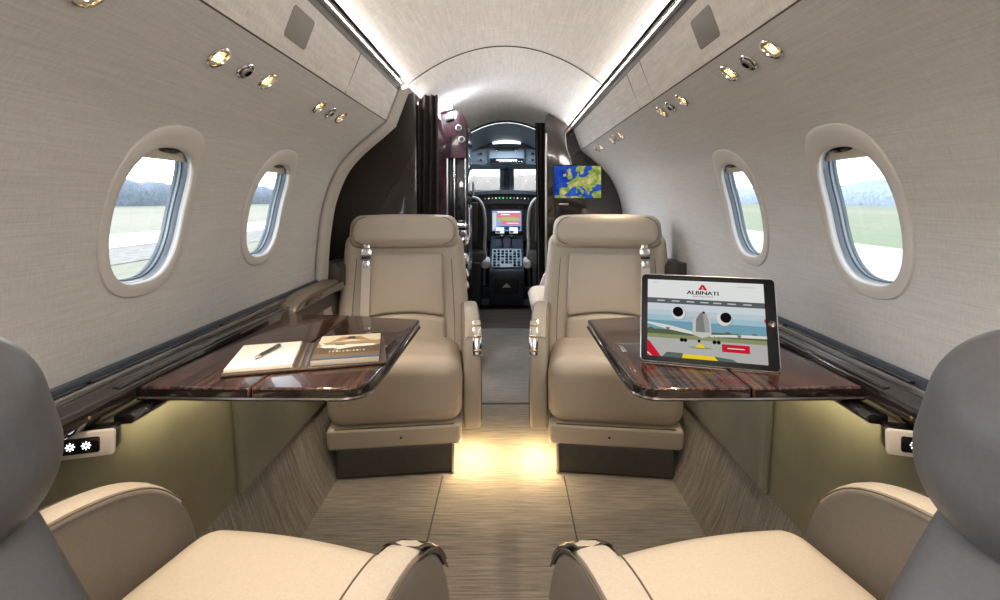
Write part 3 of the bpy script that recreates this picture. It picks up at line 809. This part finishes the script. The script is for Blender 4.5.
# ------------------------------------------------------------------ bulkhead on the folder side
D=1.93
secL=[(.375,ceil_z(.375)+.0),(.404,1.378)]+[(.452,1.25)]+[WALL[i] for i in range(8,len(WALL),4)]
def inset(P,d):
    out=[]
    for i,p in enumerate(P):
        a=P[max(i-1,0)]; c=P[min(i+1,len(P)-1)]; tx,tz=c[0]-a[0],c[1]-a[1]; L=math.hypot(tx,tz)
        out.append((p[0]+tz/L*d,p[1]-tx/L*d))
    return out
hoop=secL+[(.66,.25),(.575,.02)]
ins=inset(hoop,.025)
root=empty('bulkhead_panel',(-.52,D,0)); tag(root,'dark glossy bulkhead panel with a beige curved border behind the seat by the folder','bulkhead')
O=V((-.52,D,0))
DP=2.24; KS=DP/D
def grow(p,k=1.0): return (-CAMX+(p[0]+CAMX)*KS*k-.0, CAMZ+(p[1]-CAMZ)*KS*k)
big=[grow(p,1.01) for p in ins]
b=MB(MX.Translation(-O)); P=[(-x,max(z,.02)) for x,z in big]+[(-.360,.02),(-.360,1.40),(-.392,1.418)]
b.prism(P,((0,DP,0),(1,0,0),(0,0,1),(0,1,0)),.03); b.build('panel','bulk',root,bevel=.003)
b=MB(MX.Translation(-O))
pr=[(0,-.03),(.008,-.036),(.020,-.034),(.026,-.02),(.027,.035),(0,.035)]
rows=[inset(hoop,q[0]) for q in pr]
b.grid(lambda i,j:(-rows[j][i][0],D+pr[j][1],rows[j][i][1]),len(hoop),len(pr),closev=True); bo=b.build('border','bulk_trim',root,smooth=60)
b=MB(MX.Translation(-O)); b.grid(lambda i,j:((-ins[i][0],D+.03,ins[i][1]) if j==0 else (-big[i][0],DP+.01,big[i][1])),len(ins),2); b.build('return_lining','bulk_trim',bo,smooth=60)
# header that runs forward from the bulkhead to the galley
h=MB(); h.rbox((-.358,(DP+2.64)/2+.02,1.385),(.03,2.64-DP-.04,.03),.006,2,1); tag(h.build('galley_header','bulk_trim'),'pale header beam running from the bulkhead top to the galley cabinet','beam')
# folded curtain beside it
def curtain(x0,x1,y,z0,z1,n,label,depth=.03):
    mb=MB(); k=n*8
    def cp(i,j):
        t=i/k; z=z0+(z1-z0)*j/10; fold=sin(2*pi*n*t)*depth*.5*(1-.25*j/10)
        return (x0+(x1-x0)*t+.006*sin(5*t+j*.4), y+fold, z)
    mb.grid(cp,k+1,11); 
    def cq(i,j):
        p=cp(i,j); return (p[0],p[1]+.006,p[2])
    mb.grid(cq,k+1,11)
    o=mb.build('folded_curtain','curtain',smooth=70,weld=False); tag(o,label,'curtain'); return o
curtain(-.394,-.302,2.212,.02,1.414,4,'dark folded curtain at the inner edge of the glossy bulkhead')
curtain(.195,.285,3.30,.02,1.46,4,'dark curtain gathered beside the cockpit doorway by the map screen')

# ------------------------------------------------------------------ galley cabinet
root=empty('galley_cabinet',(-.45,2.85,0)); tag(root,'glossy purple wood galley cabinet with dark niche and chrome edges beside the aisle','cabinet')
O=V((-.45,2.85,0)); TT=MX.Translation(-O)
xr=-.208
b=MB(TT)
prof=[(-.62,0),(xr,0),(xr,1.30),(xr-.004,1.36),(xr-.018,1.405),(xr-.045,1.425),(-.40,1.40),(-.62,1.1)]
# body split round the niche
b.prism([(-.62,.0),(xr,0),(xr,.80),(-.62,.80)],((0,2.64,0),(1,0,0),(0,0,1),(0,1,0)),.42)
b.prism([(-.62,.80),(xr-.10,.80),(xr-.10,1.17),(-.62,1.1)],((0,2.64,0),(1,0,0),(0,0,1),(0,1,0)),.42)
b.prism([(-.62,1.1),(xr-.10,1.17),(xr,1.17)]+prof[2:7],((0,2.64,0),(1,0,0),(0,0,1),(0,1,0)),.42)
b.build('body','purple_wood',root,bevel=.004)
b=MB(TT); b.rbox((xr-.05,2.86,.985),(.10,.40,.37),.003,1,1); b.build('niche','black_gloss',root)
for x in (xr-.099,xr-.062,xr-.004):
    b=MB(TT); b.rbox((x,2.642,.985),(.007,.012,.37),.002,1,1); b.build('niche_edge','chrome' if x>xr-.09 else 'satin',root)
b=MB(TT); b.rbox((xr-.058,2.636,.815),(.125,.05,.022),.006,2,1); b.build('counter_edge','chrome',root)
b=MB(TT); b.rbox((xr-.02,2.635,.77),(.05,.03,.05),.01,3,1); b.build('bracket','chrome',root)
for z in (.74,.64,.56,.50):
    b=MB(TT); b.lathe([(.018,.0),(.02,.006),(.012,.016),(.004,.02),(.0005,.02)],(V((xr-.006,2.637,z)),(1,0,0),(0,0,1),(0,-1,0)),16,e=(1,1.5)); b.build('latch','chrome',root)
b=MB(TT); b.rbox((xr-.020,2.637,.43),(.014,.008,.66),.003,1,1); b.build('edge_strip','black_gloss',root)
for z,dx in ((1.27,-.02),(1.33,-.035)):
    b=MB(TT); b.lathe([(.017,.0),(.017,.006),(.012,.008),(.0005,.005)],(V((xr+dx-.005,2.639,z)),(1,0,0),(0,0,1),(0,-1,0)),18,mi=[0,0,1]); b.build('switch_ring',['satin','black'],root)
b=MB(TT); b.rbox((xr-.085,2.634,1.385),(.045,.02,.03),.008,2,1,lambda p:(p[0],p[1],p[2]+p[0]*.3)); b.build('lamp_bracket','satin',root)
# white LED lamp on top of it
r2=empty('galley_light',(-.325,2.62,1.425)); tag(r2,'bright white lamp glowing on top of the galley cabinet','lamp')
b=MB(); b.rbox((0,0,.012),(.075,.02,.022),.006,2,1,lambda p:(p[0],p[1],p[2]+p[0]*.30)); b.build('lens','led_white',r2)
b=MB(); b.rbox((0,.014,.006),(.09,.02,.034),.005,2,1,lambda p:(p[0],p[1],p[2]+p[0]*.3)); b.build('housing','satin',r2)
L=lamp('galley_downlight','SPOT',(-.255,2.50,1.40),24.,(.86,.91,1.),spot_size=R(56),spot_blend=.9,shadow_soft_size=.02); aim(L,V((.27,.42,-1.4)))
L=lamp('galley_lamp','POINT',(-.29,2.585,1.445),5.,(.80,.87,1.),shadow_soft_size=.03)

# ------------------------------------------------------------------ bulkhead with the map screen
D2=3.0
root=empty('bulkhead_panel',(.5,D2,0)); tag(root,'dark bulkhead panel carrying the map screen behind the seat by the tablet','bulkhead'); O=V((.5,D2,0))
top=[(x,ceil_z(x)-.004) for x in (.258,.29,.33,.373)]
out=top+[(.404,1.376),(.450,1.25)]+[(x-.003,z) for x,z in [WALL[i] for i in range(4,len(WALL),4)]]+[(.65,.22),(.57,.02),(.236,.02),(.236,ceil_z(.24)-.06),(.243,ceil_z(.25)-.02)]
b=MB(MX.Translation(-O)); b.prism(out,((0,D2,0),(1,0,0),(0,0,1),(0,1,0)),.04); b.build('panel','bulk',root,bevel=.003)
b=MB(MX.Translation(-O)); b.rbox((.240,D2-.004,.70),(.012,.012,1.30),.003,1,1); b.build('edge_strip','satin',root)
b=MB(MX.Translation(-O)); b.rbox((.345,D2-.002,.925),(.06,.006,.010),.002,1,1); b.build('name_plate','satin',root)
b=MB(MX.Translation(-O)); b.lathe([(.014,.0),(.014,.004),(.0005,.005)],(V((.50,D2-.001,1.19)),(1,0,0),(0,0,1),(0,-1,0)),16); b.build('sensor','black_gloss',root)
r2=empty('map_screen',(.428,D2-.001,1.058)); tag(r2,'wall screen showing a coloured map of Europe on the dark bulkhead','screen')
fr=((0,0,0),(1,0,0),(0,0,1),(0,-1,0))
b=MB(); b.prism(rr(.149,.103,.004),fr,.005); b.build('bezel','black_gloss',r2)
b=MB(); mw,mh=.282,.192; so=((0,-.0055,0),(1,0,0),(0,0,1),(0,-1,0))
def Mp(px,py): return ((px-.5)*mw,(.5-py)*mh)
b.flat([Mp(0,1),Mp(1,1),Mp(1,0),Mp(0,0)],so,0,0)
land=[
 [(.02,1),(.02,.93),(.13,.90),(.20,.93),(.35,.96),(.45,.93),(.62,.97),(.70,1)],                           # north Africa
 [(.12,.90),(.12,.70),(.17,.66),(.28,.68),(.36,.72),(.30,.82),(.22,.91)],                                  # Iberia
 [(.28,.70),(.30,.58),(.25,.53),(.33,.50),(.37,.43),(.46,.38),(.48,.30),(.52,.28),(.55,.36),(.66,.34),(.74,.26),(.72,.16),(.82,.10),(.80,0),(1,0),(1,.58),(.92,.56),(.88,.66),(.80,.66),(.82,.76),(.76,.80),(.74,.90),(.69,.84),(.66,.72),(.58,.62),(.54,.62),(.60,.74),(.66,.80),(.63,.84),(.60,.90),(.58,.82),(.50,.70),(.46,.64),(.40,.66),(.36,.71)],
 [(.30,.42),(.28,.34),(.30,.24),(.27,.14),(.33,.06),(.36,.10),(.35,.18),(.39,.28),(.40,.36),(.36,.42)],   # Britain
 [(.20,.34),(.20,.26),(.26,.24),(.27,.32)],                                                               # Ireland
 [(.46,.20),(.47,.06),(.52,0),(.68,0),(.64,.10),(.62,.24),(.57,.27),(.54,.16),(.50,.19)],                 # Scandinavia
 [(.50,.29),(.50,.22),(.53,.22),(.54,.28)],
 [(.84,1),(.80,.88),(.84,.80),(1,.76),(1,1)],                                                             # Anatolia
 [(.54,.94),(.54,.90),(.60,.91),(.59,.95)],[(.47,.84),(.47,.76),(.50,.76),(.50,.84)],[(.48,.74),(.48,.70),(.50,.70),(.50,.74)]]
for k,Pg in enumerate(land): b.flat([Mp(*p) for p in Pg],so,.0003+.00002*k,1)
b.build('display',['map_sea','map_land'],r2,smooth=0,weld=False)

# ------------------------------------------------------------------ cockpit
def ckbox(name,mat,c,s,r=.006,par=None,fn=None,n=2):
    b=MB(); b.rbox(c,s,r,n,2,fn); return b.build(name,mat,par)
# shell
mb=MB(); mb.rbox((0,5.05,-.012),(1.5,1.06,.02),.002,1,1); tag(mb.build('floor_cockpit','cockpit_dark'),kind='structure')
sill=MB(); sill.rbox((0,4.52,.03),(1.1,.05,.06),.008,2,1); tag(sill.build('trim_8','cockpit_grey'),kind='structure')
def cz(x,y):
    t=max(0,(y-3.75)/1.75); return 1.53-.17*(x/.375)**2*.9 - .10*t
mb=MB(); mb.grid(lambda i,j:(-.62+1.24*i/20, 3.755+.80*j/6, cz(-.62+1.24*i/20,3.755+.80*j/6)),21,7); tag(mb.build('ceiling_cockpit','cockpit_light',smooth=60),kind='structure')
for sd,nm in ((-1,'left'),(1,'right')):
    mb=MB(); mb.prism([(3.75,0),(5.6,0),(5.6,1.4),(3.75,1.45)],((sd*.60,0,0),(0,1,0),(0,0,1),(sd,0,0)),.03); tag(mb.build('wall_cockpit_'+nm,'cockpit_dark'),kind='structure')
    mb=MB(); x0=.252 if sd>0 else .270
    mb.prism([(sd*x0,0),(sd*.60,0),(sd*.72,.62),(sd*.70,.94),(sd*.6,1.15),(sd*.45,1.26),(sd*.39,1.385),(sd*x0,ceil_z(x0)-.01)],((0,3.76,0),(1,0,0),(0,0,1),(0,1,0)),.04); tag(mb.build('wall_partition_'+nm,'cockpit_dark'),kind='structure')
# overhead: dark arch with light bar, panel, side consoles, visor frame
oh=empty('overhead_panel',(0,4.8,1.35)); tag(oh,'blue grey cockpit overhead panel with switches above the windscreen','overhead panel'); O=V((0,4.8,1.35)); TT=MX.Translation(-O)
arch=[(x,1.50-.42*x*x) for x in [-.42+.84*i/24 for i in range(25)]]
b=MB(TT)
b.grid(lambda i,j:(arch[i][0],4.50+[0,.0,.05,.05][j],arch[i][1]+[.025,-.062-.10*abs(arch[i][0])**2,-.062-.10*abs(arch[i][0])**2,.025][j]),25,4,closev=True); b.build('arch','cockpit_dark',oh,smooth=50)
b=MB(TT); b.grid(lambda i,j:(-.125+.25*i/10,4.495-[0,.008][j%2]*0-.004*(j in(1,2)),1.50-.42*(-.125+.25*i/10)**2+[-.012,-.010,-.040,-.042][j]),11,4,closev=True); b.build('light_bar','led_bar',oh)
b=MB(TT)
def of(p): return (p[0],p[1]-.25*p[2],p[2])
b.rbox((0,4.75,1.37),(.84,.05,.17),.012,2,3,of); b.build('backing','cockpit_grey',oh)
b=MB(TT); b.rbox((0,4.70,1.368),(.34,.06,.155),.014,3,3,of); pc=b.build('centre_console','cockpit_grey',oh)
b=MB(TT); b.rbox((-.005,4.650,1.415),(.20,.02,.022),.005,2,1); b.build('slot','cockpit_dark',pc)
for x in (-.095,.085):
    b=MB(TT); b.rbox((x,4.640,1.412),(.022,.012,.012),.003,1,1); b.build('catch','chrome',pc)
b=MB(TT); b.rbox((0,4.672,1.315),(.31,.04,.05),.008,2,1); b.build('switch_bank','black_gloss',pc)
for k in range(9):
    b=MB(TT); b.rbox((-.06+.025*k,4.650,1.308),(.010,.008,.012),.002,1,1); b.build('switch','cockpit_light',pc)
for sx in (-1,1):
    for z in (1.385,1.325):
        b=MB(TT); b.lathe([(.034,0),(.030,.012),(.018,.016),(.0005,.008)],(V((sx*.245,4.722 -.25*(z-1.37),z)),(1,0,0),(0,0,1),(0,-1,0)),18,mi=[0,1,2],e=(1,.6)); b.build('air_vent',['black','cockpit_grey','black'],oh)
# windscreen frame: header, centre post, side posts
wf=empty('window_9',(0,5.4,1.1)); tag(wf,kind='structure'); TT=MX.Translation((0,-5.4,-1.1))
b=MB(TT); b.rbox((0,5.38,1.38),(1.24,.05,.20),.008,2,1); b.rbox((0,5.40,1.15),(.155,.05,.36),.014,2,1)
for sx in (-1,1): b.rbox((sx*.50,5.40,1.15),(.20,.05,.36),.008,2,1)
b.rbox((0,5.42,.98),(1.24,.04,.16),.008,2,1)
b.build('window_frame','cockpit_grey',wf)
b=MB(TT); b.rbox((0,5.37,1.16),(.055,.03,.30),.008,2,1); b.rbox((0,5.352,1.16),(.022,.01,.05),.005,2,1); b.build('compass_mount','cockpit_dark',wf)
for sx in (-1,1):
    b=MB(TT); b.rbox((sx*.25,5.41,1.15),(.36,.006,.26),.002,1,1); b.build('pane','pane',wf)
mb=MB(); mb.prism([(-.62,0),(.62,0),(.62,1.0),(-.62,1.0)],((0,5.46,0),(1,0,0),(0,0,1),(0,1,0)),.03); tag(mb.build('wall_front','cockpit_dark'),kind='structure')
mb=MB(); mb.rbox((0,5.05,1.475),(1.24,1.05,.02),.004,1,1); tag(mb.build('ceiling_cockpit','cockpit_grey'),kind='structure')
# instrument panel
ip=empty('instrument_panel',(0,4.95,0)); tag(ip,'dark cockpit instrument panel with glowing colour display under the windscreen','instrument panel'); TT=MX.Translation((0,-4.95,0))
hood=[(x,1.045-.16*x*x) for x in [-.46+.92*i/24 for i in range(25)]]
b=MB(TT); b.grid(lambda i,j:(hood[i][0],[4.80,4.80,5.40,5.40][j],hood[i][1]+[-.035,0,.02,-.03][j]),25,4,closev=True); b.build('glare_shield','cockpit_dark',ip,smooth=50)
b=MB(TT); b.grid(lambda i,j:(hood[i][0]*.9,[4.86,4.86,4.9,4.9][j],hood[i][1]+[-.13,-.03,-.03,-.13][j]),25,4,closev=True); gp=b.build('guidance_panel','black',ip,smooth=50)
for k in range(13):
    x=-.21+.035*k
    b=MB(TT); b.lathe([(.008,0),(.007,.014),(.0004,.014)],(V((x,4.86,1.045-.16*x*x-.075)),(1,0,0),(0,0,1),(0,-1,0)),10); b.build('knob','knob_green' if k in (4,5,7) else ('knob_glow' if k%2 else 'satin'),gp)
b=MB(TT); b.rbox((0,4.96,.75),(.94,.08,.42),.01,2,1); b.build('panel_board','black',ip)
def disp(cx,cz,w_,h_,y,stripes,mats,nm='display'):
    b=MB(TT); b.rbox((cx,y+.004,cz),(w_+.03,.02,h_+.03),.006,2,1); fb=b.build('display_frame','cockpit_dark',ip)
    b=MB(TT)
    for (x0,y0,x1,y1,c) in stripes:
        b.flat([(x0,y1),(x1,y1),(x1,y0),(x0,y0)],((cx-w_/2,y-.0075-.0002*len(b.f),cz+h_/2),(w_,0,0),(0,0,-h_),(0,-1,0)),0,c)
    b.build(nm,mats,fb,smooth=0,weld=False)
disp(.0,.745,.285,.195,4.905,[(0,0,1,1,0),(.16,.05,.98,.36,1),(.2,.36,.9,.56,2),(.3,.5,.98,.70,1),(.02,.1,.14,.9,3),(.25,.76,.6,.95,4),(.64,.76,.97,.95,4),(.18,.02,.95,.08,5),(.35,.30,.8,.34,6),(.3,.16,.6,.2,5),(.5,.60,.9,.63,5),(.22,.45,.5,.48,1)],['s_blue','s_pink','s_green','s_white','s_navy','s_pale','s_yellow'])
for sx in (-1,1):
    disp(sx*.345,.78,.26,.19,4.905,[(0,0,1,1,0),(.05,.05,.95,.5,1),(.05,.52,.95,.95,2)],['s_navy','s_blue','s_black'])
for k in range(7):
    for x in (-.15,.105):
        b=MB(TT); b.rbox((x+.008*k-.0,4.915,.885),(.005,.012,.006),.001,1,1); b.build('button','cockpit_light',ip)
# pedestal
pd=empty('centre_pedestal',(0,4.55,0)); tag(pd,'cockpit centre pedestal covered in knobs and throttle levers between pilot seats','pedestal'); TT=MX.Translation((0,-4.55,0))
side_prof=[(4.92,.02),(4.92,.60),(4.80,.57),(4.52,.42),(4.38,.34),(4.36,.30),(4.40,.02)]
b=MB(TT); b.prism(side_prof,((-.155,0,0),(0,1,0),(0,0,1),(1,0,0)),.31); b.build('body','cockpit_dark',pd,bevel=.01)
b=MB(TT)
def sl(t,h=.0): 
    y=4.80+(4.39-4.80)*t; z=.57+(.35-.57)*t; n_=V((0,-.22,.41)).normalized()
    return V((0,y,z))+n_*h
fr=(sl(1.0,.002),V((1,0,0)),(sl(0)-sl(1)).normalized(),V((0,-.22,.41)).normalized())
Ls=(sl(0)-sl(1)).length
b.prism([(-.135,.03),(-.12,.0),(.12,0),(.135,.03),(.135,Ls*.62),(-.135,Ls*.62)],fr,.012); ck=b.build('control_face','cockpit_light',pd,bevel=.004)
for r_ in range(6):
    for c_ in range(7):
        x=-.108+.036*c_; y_=.022+.044*r_
        if r_==0 and 2<=c_<=4: continue
        b=MB(TT)
        if (r_+c_)%3==0: b.lathe([(.013,0),(.011,.014),(.0004,.014)],(V(fr[0])+V(fr[1])*x+V(fr[2])*y_+V(fr[3])*.012,fr[1],fr[2],fr[3]),12); b.build('knob','black',ck)
        else:
            b.prism([(x-.012,y_-.011),(x+.012,y_-.011),(x+.012,y_+.011),(x-.012,y_+.011)],(V(fr[0])+V(fr[3])*.012,fr[1],fr[2],fr[3]),.006); b.build('key','black_gloss' if (r_*3+c_)%4 else 'cockpit_grey',ck)
for sx in (-1,1):
    b=MB(TT); b.rbox((sx*.065,4.80,.66),(.090,.03,.065),.008,2,1); q=b.build('standby_unit','cockpit_dark',pd)
    b=MB(TT); b.flat([(-.04,-.028),(.04,-.028),(.04,.028),(-.04,.028)],((sx*.065,4.7845,.66),(1,0,0),(0,0,1),(0,-1,0)),0,0); b.flat([(-.038,-.026),(.0,-.026),(.004,-.006),(-.038,-.002)],((sx*.065,4.784,.66),(1,0,0),(0,0,1),(0,-1,0)),0,1); b.build('display',['s_pale','s_grey'],q,smooth=0,weld=False)
    b=MB(TT); b.tube([(sx*.04,4.72,.53),(sx*.045,4.66,.60)],.008,8); b.rbox((sx*.045,4.65,.61),(.05,.035,.03),.01,3,1); b.build('throttle_lever','black_gloss',pd)
b=MB(TT); b.lathe([(.03,0),(.028,.008),(.0004,.008)],(V((0,4.362,.20)),(0,0,1),(1,0,0),(0,-1,0)),3,e=(.9,1.5)); b.build('emblem','satin',pd)
b=MB(TT); b.rbox((0,4.375,.21),(.22,.02,.16),.01,2,1); b.build('front_box','black',pd)
# pilot seats
def pilot(sd):
    r=empty('pilot_seat',(sd*.40,4.45,0)); tag(r,'dark pilot seat with pale armrest frame '+('on the galley side' if sd<0 else 'behind the curtain side')+' of the cockpit','seat','pilot seats')
    b=MB(); b.rbox((0,.05,.22),(.36,.44,.40),.03,3,2); b.build('base','pilot_dark',r)
    b=MB(); b.rbox((0,.08,.46),(.44,.44,.12),.04,4,3); b.build('seat_cushion','pilot_grey',r)
    b=MB(); b.rbox((0,-.06,.70),(.42,.11,.52),.045,4,4,lambda p:(p[0]*(1-.12*(p[2]/.26)),p[1]-.10*p[2],p[2])); bk=b.build('backrest','pilot_dark',r)
    b=MB(); b.rbox((-sd*.12,-.128,.76),(.065,.02,.34),.01,2,2,lambda p:(p[0],p[1]-.10*p[2],p[2])); b.build('rear_pocket','pilot_grey',bk)
    b=MB(); b.rbox((0,-.10,1.045),(.24,.09,.17),.04,4,3); b.build('headrest','pilot_grey',r)
    pts=catmull([(-sd*.09,-.125,.975),(-sd*.155,-.125,.955),(-sd*.198,-.12,.88),(-sd*.214,-.11,.74),(-sd*.208,-.10,.56),(-sd*.212,-.09,.46)],6)
    b=MB(); b.tube(pts,.0135,8); b.build('frame_tube','white_pad',r)
    b=MB(); b.rbox((-sd*.215,-.02,.395),(.075,.24,.085),.03,4,2); b.build('arm_pad','white_pad',r)
    b=MB(); b.tube([(-sd*.205,-.08,.37),(-sd*.20,-.06,.2)],.014,8); b.build('arm_post','satin',r)
pilot(-1); pilot(1)
tg=MB(); tg.rbox((-.345,4.30,.86),(.05,.008,.075),.004,2,1); 
L=lamp('cockpit_fill','AREA',(0,4.42,1.36),4.,(.80,.90,1.),shape='RECTANGLE',size=.25,size_y=.03); aim(L,(0,.3,-1))  # added fill light to lift the cockpit, not one of its fittings

# ------------------------------------------------------------------ airfield outside
GZ=-1.45
mb=MB(); mb.add([(-900,-900,GZ),(900,-900,GZ),(900,1400,GZ),(-900,1400,GZ)],[[0,1,2,3]]); tag(mb.build('ground','grass_field',smooth=0),kind='structure')
mb=MB(); mb.add([(-27,-300,GZ+.03),(-19.5,-300,GZ+.03),(-19.5,900,GZ+.03),(-27,900,GZ+.03)],[[0,1,2,3]])
mb.add([(-19.4,-300,GZ+.02),(-14.5,-300,GZ+.02),(-14.5,900,GZ+.02),(-19.4,900,GZ+.02)],[[0,1,2,3]],1)
mb.add([(2,-300,GZ+.03),(19,-300,GZ+.03),(19,900,GZ+.03),(2,900,GZ+.03)],[[0,1,2,3]]); tag(mb.build('ground_taxiway',['concrete','gravel'],smooth=0),kind='structure')
mb=MB()
for sd in (-1,1):
    ny=460; hgt=[9.6+.9*sin(k*.05*1.7)+.5*sin(k*.31+sd)+random.uniform(-.5,.5) for k in range(ny)]
    def tp(i,j):
        q=[(0,0),(-.6,.35),(-.2,.62),(1.2,.86),(3.,1.),(9.,1.04),(16.,.98)][j]
        return (sd*(150+q[0]+random.uniform(-.5,.5)), -60+i*1.5+random.uniform(-.5,.5), GZ+hgt[i]*q[1]*(1+random.uniform(-.03,.03)*(j>0)))
    mb.grid(tp,ny,7)
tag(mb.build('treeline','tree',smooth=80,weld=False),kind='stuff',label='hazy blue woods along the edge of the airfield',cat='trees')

mb=MB()
ny=140; hgt=[14.2+.5*sin(k*.17)+random.uniform(-.35,.35) for k in range(ny)]
def tq(i,j):
    q=[(0,0),(-.6,.35),(-.2,.62),(1.2,.86),(3.,1.),(9.,1.04),(16.,.98)][j]
    return (-105+i*1.5+random.uniform(-.5,.5), 240+q[0]+random.uniform(-.5,.5), GZ+hgt[i]*q[1]*(1+random.uniform(-.02,.02)*(j>0)))
mb.grid(tq,ny,7)
tag(mb.build('treeline','tree_far_haze',smooth=60,weld=False),kind='stuff',label='pale hazy woods seen ahead through the cockpit windscreen',cat='trees')

# ------------------------------------------------------------------ light
wd=bpy.data.worlds.new('overcast'); sc.world=wd; wd.use_nodes=True; nt=wd.node_tree; bg=nt.nodes['Background']
bg.inputs[0].default_value=(.90,.95,1.,1)
# overcast sky with a bright hazy low sector on the folder side of the aircraft
tc=nt.nodes.new('ShaderNodeTexCoord'); sx_=nt.nodes.new('ShaderNodeSeparateXYZ'); nt.links.new(tc.outputs['Generated'],sx_.inputs[0])
def mrange(src,a,b):
    n=nt.nodes.new('ShaderNodeMapRange'); n.interpolation_type='SMOOTHSTEP'; n.inputs[1].default_value=a; n.inputs[2].default_value=b
    nt.links.new(src,n.inputs[0]); return n.outputs[0]
ma=nt.nodes.new('ShaderNodeMath'); ma.operation='MULTIPLY'; nt.links.new(mrange(sx_.outputs[0],-.25,-.75),ma.inputs[0]); nt.links.new(mrange(sx_.outputs[2],.55,.15),ma.inputs[1])
mb_=nt.nodes.new('ShaderNodeMath'); mb_.operation='MULTIPLY_ADD'; nt.links.new(ma.outputs[0],mb_.inputs[0]); mb_.inputs[1].default_value=8.; mb_.inputs[2].default_value=1.9
nt.links.new(mb_.outputs[0],bg.inputs[1])
for side in (-1,1):
    # cove strips above the valance washing the ceiling
    L=lamp('cove_strip','AREA',(side*.395,1.05,1.372),6.,(1.,.95,.89),shape='RECTANGLE',size=.012,size_y=4.0)
    L.location=(side*.389,1.05,1.374)
    lay_strip(L,(-side*.73,0,.69))
    # LED strips below the ledge washing the lower wall
    L=lamp('ledge_strip','AREA',(side*.655,1.32,.548),.6,(1.,.88,.60),shape='RECTANGLE',size=.012,size_y=.8)
    lay_strip(L,(side*.35,0,-1))
    # courtesy light at the seat base
    r=empty('courtesy_light',(side*.196,1.93,.125)); tag(r,'warm floor light under the armrest of the seat by the '+('folder' if side<0 else 'tablet'),'light','floor lights')
    b=MB(); b.rbox((0,0,0),(.012,.16,.012),.003,1,1); b.build('lens','led_warm',r)
    L=lamp('floor_lamp','AREA',(side*.135,1.84,.121),1.5,(1.,.74,.38),shape='RECTANGLE',size=.02,size_y=.22)
    lay_strip(L,(-side*.25,0,-1))
L=lamp('entry_ceiling_fill','AREA',(.389,2.45,1.374),1.3,(.86,.90,1.),shape='RECTANGLE',size=.012,size_y=1.0); aim(L,(-.5,0,1.05))  # extra fill added to brighten the ceiling over the entry
lay_strip(L,(-.73,0,.69))
L=lamp('aft_fill','AREA',(0,-.45,1.49),12.,(1.,.94,.86),shape='RECTANGLE',size=.5,size_y=.8)  # unseen fill light added behind the camera, no fixture stands there
aim(L,(0,.35,-1))

cam=bpy.data.cameras.new('camera'); co=bpy.data.objects.new('camera',cam); COL.objects.link(co)
cam.sensor_width=36; cam.lens=18; cam.shift_x=-.008; cam.shift_y=-.1; cam.clip_start=.01; cam.clip_end=3000
co.location=(CAMX,0,CAMZ); co.rotation_euler=(pi/2,0,0); sc.camera=co
sc.view_settings.view_transform='Standard'; sc.view_settings.look='None'; sc.view_settings.gamma=1; sc.view_settings.use_curve_mapping=False
sc.view_settings.exposure=.62
sc.cycles.use_denoising=True
sc.cycles.caustics_reflective=False; sc.cycles.caustics_refractive=False
sc.cycles.max_bounces=10; sc.cycles.diffuse_bounces=6; sc.cycles.transparent_max_bounces=12
